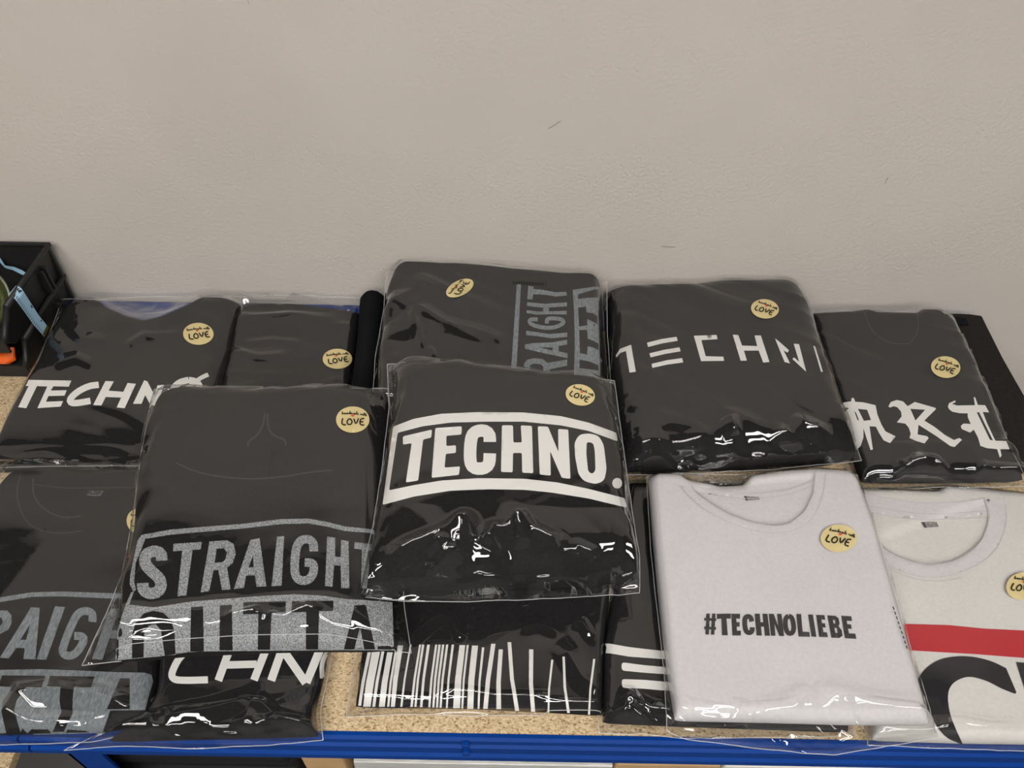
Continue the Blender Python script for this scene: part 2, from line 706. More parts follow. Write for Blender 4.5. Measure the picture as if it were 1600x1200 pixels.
def film(sides, zE, gbvh, parent, n=150, eps=0.0030, seed=3, low=0.0009, lscale=13, ends=(), creases=(), lifts=(), free=.0042, streak=None, iters=260, tops=None):
    """bag: taut membrane over the garment, crumpled where it is free.
    ends: (axis side 't','b','l','r', reach 0..1, amplitude, cells across, cells along)
    creases: (pixel polyline, amplitude, width in pixels)"""
    P, U, V = patch(*sides, zE, n, n, edge_spacing(n, 0.35), edge_spacing(n, 0.45))
    E = P[..., 2].copy()
    S = np.full((n, n), -1.0)
    Bt = np.full((n, n), 9.0)
    for j in range(n):
        for i in range(n):
            x, y = P[j, i, 0], P[j, i, 1]
            h = gbvh.ray_cast(Vector((x, y, 1)), Vector((0, 0, -1)))[0]
            if h is not None:
                S[j, i] = h.z + eps
                h2 = gbvh.ray_cast(Vector((x, y, -1)), Vector((0, 0, 1)))[0]
                Bt[j, i] = h2.z - 0.001 if h2 is not None else 9
    z = np.maximum(S, E)
    fix = np.zeros((n, n), bool)
    fix[0] = fix[-1] = True
    fix[:, 0] = fix[:, -1] = True
    for _ in range(iters):
        a = z.copy()
        a[1:-1, 1:-1] = 0.25 * (z[:-2, 1:-1] + z[2:, 1:-1] + z[1:-1, :-2] + z[1:-1, 2:])
        z = np.where(fix, E, np.maximum(a, S))
    X, Y = P[..., 0], P[..., 1]
    d = low * (vnoise(X * lscale, Y * lscale * 0.8, seed) + 0.6 * vnoise(X * lscale * 2.1 + 5, Y * lscale * 2.4, seed + 9))
    side_d = {'t': V, 'b': 1 - V, 'l': U, 'r': 1 - U}
    for (sd, reach, amp, ca, cl) in ends:
        q = side_d[sd]
        w = np.clip(1 - q / reach, 0, 1) ** 0.7 * np.clip(q / 0.02, 0.25, 1)
        A = U if sd in 'tb' else V
        d = d + amp * w * (.45 + facet(A * ca + 11.3 * seed, q * cl / reach + 3.7, seed + ord(sd)))
    pp = P.copy()
    pp[..., 2] = z
    px = proj(pp.reshape(-1, 3))
    for (ln, amp, wd) in creases:
        ds, pos = seg_dist(px, ln)
        taper = np.clip(np.minimum(pos, 1 - pos) * 5 + 0.15, 0, 1)
        d = d + (amp * np.clip(1 - ds / wd, 0, 1) * taper).reshape(n, n)
    if streak:                                            # long soft pulls in the film: (degrees in the picture, height, spacing)
        an, am, wl = streak
        ca, sa = math.cos(math.radians(an)), math.sin(math.radians(an))
        al, ac = X * ca - Y * sa, X * sa + Y * ca
        ac = ac + .012 * vnoise(al * 9, ac * 9, seed + 40)
        e0 = np.minimum(np.minimum(U, 1 - U), np.minimum(V, 1 - V))
        wt = .35 + .65 * np.clip(1 - e0 / .35, 0, 1)
        r1 = np.clip(vnoise(al / (wl * 6), ac / wl, seed + 41), 0, 1)
        r2 = np.clip(vnoise(al / (wl * 4) + 9, ac / (wl * .55), seed + 42), 0, 1)
        d = d + am * wt * (r1 ** 1.3 + .45 * r2 ** 1.3)
    ed = np.minimum(np.minimum(U, 1 - U), np.minimum(V, 1 - V))
    for (a, b, k, mx) in lifts:                           # film standing off on one side of a line
        a, b = np.array(a, float), np.array(b, float)
        t = (b - a) / np.linalg.norm(b - a)
        sd = (px - a) @ np.array((t[1], -t[0]))
        d = d + np.clip(sd * k, 0, mx).reshape(n, n) * np.clip(ed / .10, 0, 1)
    fm = (S < -.5).astype(float)                          # crumple wherever no cloth lies under the film
    for _ in range(3):
        fm[1:-1, 1:-1] = np.maximum(fm[1:-1, 1:-1], 0.25 * (fm[:-2, 1:-1] + fm[2:, 1:-1] + fm[1:-1, :-2] + fm[1:-1, 2:]))
    d = d + free * fm * (facet(X * 62 + 2 * seed, Y * 62, seed + 3) + 0.5 * facet(X * 140, Y * 140 + seed, seed + 4))
    edge = np.clip(np.minimum(np.minimum(U, 1 - U), np.minimum(V, 1 - V)) / 0.03, 0, 1)
    zt = np.maximum(z + d * (0.3 + 0.7 * edge), S - eps + 0.0024)
    zb = np.minimum(np.minimum(E, Bt), zt - 0.0006)
    zb = np.where(Bt < 8, Bt, zb)
    top = P.copy()
    top[..., 2] = zt
    bot = P.copy()
    bot[..., 2] = zb
    bot[0], bot[-1], bot[:, 0], bot[:, -1] = top[0], top[-1], top[:, 0], top[:, -1]
    F = grid_faces(n, n)
    st = 4
    V2 = top.reshape(-1, 3)
    lo_i = list(range(0, n, st))
    if lo_i[-1] != n - 1:
        lo_i.append(n - 1)
    m = len(lo_i)
    B = bot[np.ix_(lo_i, lo_i)].reshape(-1, 3)
    F2 = grid_faces(m, m, n * n, True)
    o = mk('bag', np.vstack((V2, B)), F + F2, 'clear_film', parent)
    loop = [top[0, i] for i in range(0, n, 2)] + [top[i, -1] for i in range(0, n, 2)] + [top[-1, i] for i in range(n - 1, -1, -2)] + [top[i, 0] for i in range(n - 1, -1, -2)]
    mk('bag_edge', *tube_vf(loop + loop[:1], .00042, 5), 'film_edge', o)
    return o, BVHTree.FromPolygons([tuple(v) for v in V2], F)


# strokes of the sticker lettering in a unit disc (x right, y up)
LOVE = [[(-.60, .06), (-.66, -.42), (-.38, -.44)],
        [(-.18, .05), (-.33, -.10), (-.33, -.34), (-.18, -.44), (-.03, -.32), (-.04, -.08), (-.18, .05)],
        [(.06, .06), (.20, -.42), (.34, .10)],
        [(.68, .10), (.44, .06), (.44, -.40), (.70, -.40)], [(.44, -.16), (.64, -.15)]]
SCRIPT = [[(-.66, .72), (-.68, .44)], [(-.67, .52), (-.60, .58), (-.58, .44)],
          [(-.46, .57), (-.54, .50), (-.47, .43), (-.44, .57), (-.42, .44)],
          [(-.36, .57), (-.36, .44)], [(-.36, .53), (-.29, .57), (-.27, .44)],
          [(-.13, .72), (-.14, .44), (-.21, .46), (-.21, .54), (-.14, .56)],
          [(-.08, .57), (-.07, .44)], [(-.07, .54), (-.02, .57), (0, .45), (.03, .56), (.07, .45)],
          [(.18, .57), (.10, .51), (.17, .43), (.2, .57), (.22, .44)],
          [(.33, .72), (.32, .43), (.26, .46), (.27, .54), (.33, .55)],
          [(.38, .50), (.45, .52), (.42, .58), (.37, .50), (.45, .43)],
          [(.60, .57), (.62, .44), (.67, .54), (.70, .44), (.74, .57)], [(.78, .56), (.79, .44)],
          [(.86, .70), (.86, .44)], [(.81, .58), (.91, .59)], [(.95, .70), (.95, .44)], [(.95, .53), (1.0, .56), (1.02, .44)]]


def sticker(bbvh, parent, c, ex, ey):
    """gold disc on the film; c, ex (right) and ey (up) in pixels"""
    c, ex, ey = np.array(c, float), np.array(ex, float), -np.array(ey, float)
    tp = lambda pts: [tuple(c + ex * x + ey * y) for x, y in pts]
    R = np.linalg.norm(ex)
    st = decal('sticker', [[tp(ellipse(0, 0, 1, 1, 36))]], bbvh, 0.0008, 'gold_paper', parent, 4, label='round gold paper sticker')
    if st is None:
        return
    sh = [stroke(tp(s), R * 0.085, 12) for s in LOVE]
    sh += [stroke(tp([(x * .86 - .08, y * .92 - .03 - .10 * x * x) for x, y in s]), R * 0.05, 7) for s in SCRIPT]
    decal('lettering', sh, bbvh, 0.0017, 'dark_ink', st, 6)
    heart = [(0, .16), (.10, .27), (.08, .34), (.03, .34), (0, .30), (-.03, .34), (-.08, .34), (-.10, .27)]
    decal('heart', [[tp([(x * 1.1 - .02, y + .02) for x, y in heart])]], bbvh, 0.0017, 'red_ink', st, 6)


def pkg_root(name, label, cat, sides, z, group=None):
    t = sides[0][len(sides[0]) // 2]
    b = sides[2][len(sides[2]) // 2]
    p = unproj((t[0] + b[0]) / 2, (t[1] + b[1]) / 2, min(z))
    return root(name, label, cat, (p[0], p[1], max(0.0, min(z) - 0.02)), group)


# ================================================================== THE SETTING
def struct(name, vf, mat, smooth=False):
    o = mk(name, *vf, mat, None, smooth)
    o['kind'] = 'structure'
    return o


FLOOR_Z = -0.95
XL, XR, YF = -2.6, 2.6, -3.4
wall_back = struct('wall_back', box_vf(XL - .1, XR + .1, WALL_Y, WALL_Y + .12, FLOOR_Z, CEIL_Z + .1), 'wall_paint')
struct('floor', box_vf(XL - .1, XR + .1, YF - .1, WALL_Y + .12, FLOOR_Z - .1, FLOOR_Z), 'floor_concrete')
struct('ceiling', box_vf(XL - .1, XR + .1, YF - .1, WALL_Y + .12, CEIL_Z, CEIL_Z + .1), 'ceiling_paint')
struct('wall_left', box_vf(XL - .1, XL, YF, WALL_Y, FLOOR_Z, CEIL_Z), 'far_wall_paint')
struct('wall_right', box_vf(XR, XR + .1, YF, WALL_Y, FLOOR_Z, CEIL_Z), 'far_wall_paint')
struct('wall_front', box_vf(XL - .1, XR + .1, YF - .1, YF, FLOOR_Z, CEIL_Z), 'far_wall_paint')


def scuff(pts, w):
    V = []
    for i, (x, y) in enumerate(pts):
        p = unproj_y(x, y, WALL_Y - 0.0006)
        V += [p + np.array((0, 0, w / 2)), p - np.array((0, 0, w / 2))]
    F = [[2 * i, 2 * i + 1, 2 * i + 3, 2 * i + 2] for i in range(len(pts) - 1)]
    mk('scuff', V, F, 'scuff_grey', wall_back, False)


for pts, w in (([(857, 201), (866, 196), (876, 189)], .0012), ([(1034, 385), (1045, 386), (1055, 386)], .001),
               ([(1384, 286), (1385, 281), (1388, 278)], .003), ([(1418, 195), (1420, 190)], .003), ([(387, 1), (389, 6)], .003)):
    scuff(pts, w)


# ceiling lights: long batten fixtures parallel to the wall
def ceiling_light(x0, x1, y, wdt, label):
    t = root('ceiling_light', label, 'light', ((x0 + x1) / 2, y, CEIL_Z), 'ceiling battens')
    mk('housing', *box_vf(x0 - .03, x1 + .03, y - wdt / 2 - .015, y + wdt / 2 + .015, CEIL_Z - .035, CEIL_Z, .004), 'fixture_white', t, False)
    mk('diffuser', *box_vf(x0, x1, y - wdt / 2, y + wdt / 2, CEIL_Z - .055, CEIL_Z - .0355), 'lamp_glow', t, False)


ceiling_light(-1.4, 1.4, -1.05, 0.40, 'long white ceiling light panel nearest the shelf')
ceiling_light(-1.4, 1.4, -2.20, 0.40, 'long white ceiling light panel farther from the wall')

# ------------------------------------------------------------------ shelving
SHX0, SHX1, BACK = -0.455, 0.665, 0.558
BT = 0.016
unit = root('shelving_unit', 'blue steel shelving unit with chipboard shelf carrying the bagged shirts', 'shelf', (0.1, 0.3, FLOOR_Z))


def beam_profile(y0, ztop, h, sgn=1):
    """ribbed steel beam, front face at y0 facing -y"""
    r = .006
    front = [(y0, ztop), (y0 - .003, ztop - .002), (y0 - .003, ztop - .010), (y0 + .002, ztop - .014), (y0 + .002, ztop - .018), (y0 - .003, ztop - .021),
             (y0 - .003, ztop - .034), (y0 + .002, ztop - .038), (y0 + .002, ztop - .042), (y0 - .003, ztop - .046), (y0 - .003, ztop - h + .002), (y0, ztop - h)]
    back = [(y0 + .012, ztop - h), (y0 + .012, ztop - .028), (y0 + .0035, ztop - .026), (y0 + .0035, ztop)]
    return front + back


def shelf_tier(parent, x0, x1, zt, tag_side=True):
    mk('shelf_board', *box_vf(x0 + .004, x1 - .004, 0.0005, BACK - .012, zt - BT, zt, .001), 'chipboard', parent, False)
    mk('front_beam', *extrude_x(beam_profile(-.003, zt + .0005, .057), x0, x1), 'blue_steel', parent, False)
    mk('rear_beam', *extrude_x([(BACK - .010, zt - .05), (BACK + .031, zt - .05), (BACK + .031, zt + .001), (BACK + .026, zt + .002), (BACK + .022, zt + .001), (BACK - .010, zt + .001)], x0, x1), 'blue_steel', parent, False)


shelf_tier(unit, SHX0, SHX1, 0.0)
shelf_tier(unit, SHX0, SHX1, -0.42)


def upright(parent, x0, x1, y):
    s = []
    for z in np.arange(FLOOR_Z + .06, -.08, .05):
        s.append((z, z + .022))
    parts = [box_vf(x0, x1, y, y + .003, FLOOR_Z, -.018), box_vf(x0, x0 + .003, y, y + .035, FLOOR_Z, -.018)]
    u = mk('upright', *join_vf(parts), 'blue_steel', parent, False)
    return u


for x0 in (SHX0 + .001, SHX1 - .036):
    for y in (.0125, BACK - .03):
        upright(unit, x0, x0 + .035, y)
# small catch pressed into the front beam
bx = unproj_y(728, 1168, -.008)
mk('beam_catch', *join_vf([box_vf(bx[0] - .0035, bx[0] + .0035, -.011, -.006, bx[2] + dz - .004, bx[2] + dz + .004, .001) for dz in (.008, -.012)]), 'blue_steel', unit, False)

unit2 = root('shelving_unit', 'neighbouring blue shelving unit at far left under the black bins', 'shelf', (-1.0, 0.3, FLOOR_Z))
shelf_tier(unit2, -1.55, SHX0 - .002, 0.0)
shelf_tier(unit2, -1.55, -.685, -0.42)
for y in (.0125, BACK - .03):
    upright(unit2, -1.55, -1.515, y)

# ================================================================== PACKAGES
BLACK_T = 'bagged black shirts'


def S_(top, right, bottom, left):
    return (top, right, bottom, left)


def package(name, label, cat, g, gz, T, rad, gmat, b, bz, part='shirt', gkw={}, bkw={}, prints=(), stick=None, extra=None, group=BLACK_T, marks=None):
    t = pkg_root(name, label, cat, g, gz, group)
    o, bv = garment(part, g, gz, T, rad, gmat, t, **gkw)
    for (pn, shapes, pm) in prints:
        decal(pn, shapes, bv, 0.0007, pm, o)
    if extra:
        extra(t, o, bv)
    f, fb = film(b, bz, bv, t, **bkw)
    if stick:
        sticker(fb, t, *stick)
    if marks:
        decal('bag_print', marks, fb, .0006, 'dark_ink', f, 6)
    return t


# ---- a: black shirt with slanted TECHNO lettering, upper left
R1 = Z(0, 360, 4)
a_g = S_([(108, 480), (128, 474), (155, 474), (175, 487), (205, 500), (232, 506), (262, 498), (298, 482), (320, 468), (350, 470), (375, 476)],
         [(375, 476), (345, 615), (326, 730)], [(-26, 735), (100, 731), (200, 730), (326, 730)], [(108, 480), (60, 575), (10, 660), (-26, 735)])
a_b = S_([(98, 468), (240, 464), (376, 463)], [(376, 463), (379, 480), (350, 615), (330, 737)], [(-32, 741), (100, 738), (330, 737)], [(98, 468), (56, 575), (6, 660), (-32, 741)])
a_print = [
    [R1([(158, 935), (447, 940), (430, 978), (335, 975), (318, 1002), (418, 1000), (404, 1034), (304, 1036), (288, 1072), (395, 1068), (380, 1102), (235, 1112), (297, 977), (232, 974), (165, 1112), (115, 1106), (180, 974), (140, 972)])],
    stroke(R1([(618, 966), (560, 972), (490, 1005), (440, 1050), (436, 1078), (480, 1082), (566, 1066)]), 10),
    [R1([(660, 943), (712, 945), (680, 1003), (772, 1010), (798, 955), (850, 960), (780, 1112), (730, 1108), (758, 1046), (662, 1042), (635, 1095), (583, 1093)])],
    [R1([(902, 938), (922, 945), (965, 1030), (985, 970), (1026, 966), (980, 1100), (940, 1090), (908, 1030), (885, 1085), (832, 1085)])],
    stroke(R1([(1180, 936), (1230, 945), (1254, 980), (1225, 1020), (1140, 1035), (1085, 1020), (1080, 990), (1120, 950), (1180, 936)]), 10, closed=False),
    stroke(R1([(1302, 902), (1260, 920), (1220, 948), (1140, 1010)]), 6.5),
]
package('bagged_shirt', 'bagged black shirt with white slanted TECHNO lettering, beside the black bins', 'shirt', a_g, (.036, .036, .018, .018), .034, .018, 'black_cotton',
        a_b, (.032, .032, .006, .006), prints=[('print', a_print, 'white_print')], stick=((310, 522), (23.5, -2.5), (4, 17)),
        gkw=dict(seed=11, wr=.0022, wscale=14, sag=.023), bkw=dict(seed=21, free=.0007, streak=(25, .0030, .024), ends=[('t', .12, .004, 14, 2), ('b', .1, 0.0064, 9, 2)],
        creases=[(R1([(780, 735), (900, 660), (1150, 650)]), .003, 10), (R1([(320, 850), (480, 800), (600, 850)]), .004, 12), (R1([(440, 600), (520, 680), (700, 700)]), .003, 14)]))

# ---- b: plain black shirt, back row
R2 = Z(300, 430, 4)
b_g = S_([(377, 477), (450, 480), (525, 486), (561, 490)], [(561, 490), (555, 560), (546, 620), (535, 700)], [(338, 702), (420, 702), (535, 700)], [(377, 477), (368, 505), (350, 580), (340, 620), (338, 702)])
b_b = S_([(330, 466), (400, 461), (480, 462), (563, 466)], [(563, 466), (563, 495), (556, 560), (548, 620), (538, 708)], [(334, 708), (538, 708)], [(374, 466), (366, 505), (348, 580), (337, 620), (334, 708)])
package('bagged_shirt', 'bagged plain black shirt with only a gold sticker, behind the grey lettered hoodie', 'shirt', b_g, (.019, .019, .017, .017), .03, .02, 'black_cotton',
        b_b, (.028, .028, .006, .006), stick=((527, 561), (22.5, -2.5), (3.5, 15.5)), gkw=dict(seed=12, wr=.0025, wscale=13),
        bkw=dict(seed=22, streak=(-8, .0050, .020), low=.0013, ends=[('t', .14, .006, 12, 2), ('l', .45, .004, 9, 1.2)],
                 creases=[(R2([(310, 430), (500, 410), (700, 430)]), .003, 9), (R2([(250, 480), (420, 520), (620, 500)]), .003, 9), (R2([(300, 300), (600, 250), (900, 280)]), .003, 10)]))

# ---- matte black rolled garment wedged in the back row
rl_g = S_([(563, 466), (575, 462), (592, 461), (602, 464)], [(602, 464), (596, 540), (588, 610), (580, 690)], [(540, 690), (580, 690)], [(563, 466), (558, 540), (549, 610), (540, 690)])
rt = pkg_root('rolled_garment', 'matte black unbagged garment roll wedged between two back row bags', 'garment', rl_g, (.03, .03, .022, .022))
garment('fabric', rl_g, (.034, .034, .024, .024), .046, .02, 'matte_black_cloth', rt, n=36, wr=.0006)

# ---- c: black hoodie with the sideways STRAIGHT lettering
Rc = Z(780, 430, 8.889)
R3 = Z(580, 400, 4)
c_g = S_([(618, 432), (640, 425), (720, 430), (805, 437), (880, 443), (937, 447)], [(937, 447), (941, 520), (945, 600), (945, 655)], [(588, 657), (760, 657), (945, 655)], [(618, 432), (604, 470), (596, 530), (590, 600), (588, 657)])
c_b = S_([(603, 425), (640, 423), (760, 430), (850, 437), (948, 440)], [(948, 440), (949, 520), (955, 600), (958, 660)], [(580, 664), (760, 664), (957, 660)], [(603, 425), (600, 480), (586, 560), (580, 664)])
c_print = [
    [Rc([(245, 130), (303, 130), (275, 640), (245, 1200), (225, 1440), (155, 1440), (172, 1200), (210, 640)])],
    [Rc([(405, 150), (475, 160), (475, 195), (600, 205), (780, 240), (935, 235), (935, 285), (790, 300), (640, 275), (470, 268), (460, 340), (388, 335)])],
    [Rc([(388, 378), (640, 400), (940, 380), (938, 435), (690, 452), (690, 505), (937, 497), (937, 550), (700, 545), (540, 552), (380, 530), (382, 488), (540, 508), (610, 505), (612, 455), (388, 430)])],
    stroke(Rc([(535, 618), (440, 612), (412, 645), (450, 690), (560, 722), (680, 740), (820, 715), (905, 660), (870, 615), (780, 603), (690, 604), (662, 615), (658, 675)]), 6.2),
    [Rc([(375, 775), (450, 785), (560, 800), (690, 820), (945, 800), (942, 860), (720, 880), (540, 850), (370, 835)])],
    [Rc([(358, 965), (480, 945), (740, 935), (945, 898), (942, 965), (825, 985), (825, 1060), (945, 1085), (950, 1155), (640, 1090), (358, 1025)]), Rc([(550, 1005), (742, 1005), (742, 1050)])],
    [Rc([(340, 1330), (345, 1230), (390, 1175), (480, 1155), (600, 1165), (670, 1220), (945, 1175), (943, 1260), (700, 1310), (700, 1450), (335, 1450)]), Rc([(425, 1390), (430, 1250), (480, 1230), (580, 1240), (610, 1270), (610, 1390)])],
    [Rc([(1020, 205), (1200, 182), (1330, 160), (1390, 165), (1390, 320), (1370, 520), (1385, 680), (1390, 960), (1395, 1250), (1395, 1440), (1035, 1440), (1050, 1000), (1040, 500)]),
     Rc([(1095, 270), (1320, 200), (1378, 198), (1378, 310), (1200, 320), (1095, 335)]),
     Rc([(1095, 455), (1205, 440), (1215, 520), (1290, 530), (1362, 570), (1362, 682), (1300, 650), (1225, 610), (1220, 700), (1110, 715)]),
     Rc([(1110, 765), (1220, 760), (1230, 885), (1300, 910), (1378, 955), (1378, 1045), (1300, 1005), (1225, 990), (1220, 1105), (1120, 1085)]),
     Rc([(1115, 1175), (1250, 1200), (1378, 1255), (1378, 1328), (1250, 1310), (1115, 1295)])],
]
c_marks = [stroke(Rc([(645, 92), (648, 142)]), 1.3, 4)] + [stroke(Rc([(x, 88 + (x - 190) * .05 + q), (x + 26, 90 + (x - 190) * .05 + q)]), .9, 4) for x in range(190, 600, 37) for q in (0, 14, 24)]
package('bagged_hoodie', 'bagged black hoodie lying sideways with blue-grey lettering STRAIGHT turned upright, against the wall', 'hoodie', c_g, (.067, .067, .041, .041), .066, .018, 'black_cotton',
        c_b, (.078, .078, .04, .04), part='hoodie', marks=c_marks, prints=[('print', c_print, 'blue_grey_print')], stick=((718.5, 450.5), (13, -14.5), (17, 2.2)),
        gkw=dict(seed=13, wr=.002, wscale=14), bkw=dict(seed=23, streak=(33, .0034, .024), ends=[('t', .08, .003, 12, 2), ('l', .22, .008, 9, 2), ('r', .06, .003, 8, 1)],
        creases=[(R3([(200, 260), (460, 430), (700, 490), (870, 570)]), .005, 16), (R3([(250, 330), (330, 590)]), .005, 10), (R3([(250, 130), (560, 280), (880, 420)]), .003, 18), (R3([(360, 570), (400, 640)]), .004, 8)]))

# ---- d: thick black hoodie with TECHN bar lettering
Rd = Z(940, 480, 4.444)
R4 = Z(900, 430, 4)
d_g = S_([(948, 460), (1000, 458), (1080, 457), (1120, 452), (1225, 450), (1243, 457)], [(1243, 457), (1262, 495), (1285, 570), (1310, 640), (1336, 712)], [(978, 733), (1090, 726), (1200, 724), (1336, 716)], [(941, 461), (944, 520), (950, 600), (960, 680), (972, 733)])
d_b = S_([(944, 456), (1000, 454), (1120, 450), (1230, 447), (1250, 452)], [(1250, 452), (1268, 495), (1290, 570), (1315, 640), (1346, 718)], [(974, 744), (1100, 740), (1200, 736), (1346, 722)], [(938, 456), (941, 520), (947, 600), (957, 680), (968, 744)])
d_print = [
    [Rd([(100, 335), (130, 290), (205, 262), (238, 450), (195, 455), (170, 305), (130, 320), (105, 350)])],
    [Rd([(315, 248), (420, 222), (520, 207), (528, 235), (425, 252), (322, 278)])], [Rd([(332, 322), (435, 297), (540, 280), (548, 308), (445, 325), (340, 350)])], [Rd([(347, 395), (450, 370), (558, 355), (566, 385), (455, 400), (352, 423)])],
    [Rd([(640, 200), (797, 194), (805, 224), (692, 230), (722, 342), (845, 345), (850, 374), (690, 376)])],
    [Rd([(910, 192), (948, 195), (975, 268), (1080, 272), (1062, 198), (1105, 198), (1165, 382), (1122, 386), (1090, 303), (988, 303), (1008, 372), (965, 373)])],
    [Rd([(1203, 218), (1232, 240), (1300, 300), (1290, 318), (1262, 300), (1308, 392), (1270, 382)])], [Rd([(1333, 255), (1370, 258), (1420, 450), (1325, 362), (1335, 350), (1372, 382)])],
    [Rd([(1468, 268), (1482, 275), (1535, 450), (1522, 450)])],
]
package('bagged_hoodie', 'thick bagged black hoodie with thin white bar lettering TECHN, right of centre', 'hoodie', d_g, (.044, .044, .042, .042), .074, .034, 'black_cotton',
        d_b, (.05, .05, .038, .038), part='hoodie', prints=[('print', d_print, 'white_print')], stick=((1195, 483), (20, 7), (-8.5, 13.5)),
        gkw=dict(seed=14, wr=.0016, wscale=12, sag=.012), bkw=dict(seed=24, streak=(28, .0042, .026), ends=[('b', .24, 0.0072, 13, 2.0), ('l', .14, .005, 9, 2), ('r', .1, .004, 6, 1)],
        creases=[(R4([(940, 895), (990, 1030)]), .012, 18), (R4([(1220, 985), (1350, 1045), (1400, 935), (1600, 1020)]), .011, 20), (R4([(340, 1120), (480, 1050), (680, 1060), (860, 1010)]), .005, 18)]))

# ---- f then e: matte black stack at the shelf end, and the blackletter shirt over it
f_g = S_([(1440, 500), (1488, 499), (1508, 500), (1528, 503)], [(1528, 503), (1562, 572), (1600, 640), (1650, 730)], [(1540, 735), (1650, 730)], [(1440, 500), (1480, 600), (1540, 735)])
ft = pkg_root('folded_cloth', 'stack of brownish black folded cloth at the right end of the shelf', 'cloth', f_g, (.016, .016, .016, .016))
garment('fabric', f_g, (.016, .016, .016, .016), .030, .004, 'brown_black_cloth', ft, n=40, wr=.0003)
fl = S_([(1478, 499), (1490, 497), (1506, 497), (1509, 500)], [(1509, 500), (1514, 508)], [(1485, 508), (1514, 508)], [(1478, 499), (1485, 508)])
garment('fold', fl, (.037, .037, .034, .034), .005, .002, 'matte_black_cloth', ft, n=14, wr=0)

Re = Z(1300, 590, 5.333)
R5 = Z(1200, 450, 4)
e_g = S_([(1262, 493), (1330, 490), (1352, 487), (1364, 491), (1430, 493), (1436, 487), (1460, 487), (1474, 497), (1487, 499)], [(1487, 499), (1530, 590), (1568, 680), (1598, 748)], [(1345, 752), (1480, 753), (1598, 752)], [(1262, 493), (1285, 570), (1320, 680), (1345, 752)])
e_b = S_([(1258, 486), (1360, 485), (1482, 486)], [(1482, 486), (1491, 500), (1534, 590), (1572, 680), (1606, 756)], [(1335, 766), (1470, 764), (1606, 764)], [(1258, 486), (1280, 570), (1312, 680), (1335, 766)])
e_print = [
    [Re([(42, 245), (100, 208), (160, 200), (162, 178), (174, 168), (188, 185), (192, 203), (260, 208), (362, 232), (378, 310), (410, 390), (445, 450), (530, 492), (483, 548), (430, 525), (390, 460), (365, 410), (312, 408), (325, 500), (340, 600), (322, 606), (285, 500), (262, 425), (262, 500), (240, 570), (205, 605), (185, 540), (150, 430), (125, 385), (130, 340), (105, 290), (140, 255), (100, 250), (60, 262)]),
     Re([(215, 262), (292, 270), (325, 355), (265, 362)]), Re([(183, 275), (203, 300), (225, 357), (213, 357)])],
    [Re([(470, 240), (490, 205), (540, 188), (590, 200), (630, 240), (690, 205), (862, 255), (865, 265), (768, 360), (850, 410), (940, 480), (1015, 522), (1060, 505), (1082, 520), (1020, 580), (985, 572), (870, 490), (720, 395), (712, 475), (790, 490), (805, 505), (770, 550), (700, 530), (645, 505), (655, 470), (640, 420), (610, 385), (540, 375), (580, 325), (575, 285), (545, 250), (515, 240), (480, 252)]),
     Re([(652, 262), (775, 270), (695, 360)])],
    [Re([(965, 245), (975, 215), (1025, 192), (1030, 205), (1000, 220), (1040, 235), (1190, 232), (1180, 170), (1190, 162), (1215, 230), (1275, 232), (1308, 292), (1255, 288), (1290, 380), (1360, 528), (1450, 530), (1478, 600), (1400, 598), (1412, 650), (1398, 670), (1375, 598), (1290, 590), (1235, 570), (1215, 500), (1180, 435), (1150, 460), (1080, 430), (1072, 405), (1095, 385), (1155, 388), (1130, 330), (1130, 300), (1060, 298), (1000, 285), (975, 265)]),
     Re([(1205, 292), (1225, 290), (1340, 525), (1315, 520)])],
]
def e_extra(t, o, bv):
    decal('neck_seam', [stroke(R5([(930, 150), (940, 230), (930, 300), (880, 350)]), 1.6), stroke(R5([(600, 150), (650, 280), (760, 350), (880, 350)]), 1.6)], bv, .0006, 'seam_grey', o)
package('bagged_shirt', 'bagged black shirt with white blackletter lettering ART at the right end', 'shirt', e_g, (.022, .046, .044, .02), .028, .018, 'black_cotton',
        e_b, (.02, .044, .038, .012), prints=[('print', e_print, 'white_print')], stick=((1477.5, 574), (21.5, 7), (-8, 15.5)), extra=e_extra,
        gkw=dict(seed=15, wr=.0015, wscale=12), bkw=dict(seed=25, streak=(36, .0040, .024), ends=[('b', .2, 0.0096, 7, 1.6), ('r', .05, .003, 8, 1)],
        creases=[(Re([(570, 680), (590, 780), (640, 740), (830, 740), (950, 860)]), .010, 18), (Re([(1200, 750), (1270, 790), (1420, 800), (1590, 830)]), .009, 18), (Re([(380, 840), (500, 880)]), .005, 12)]))

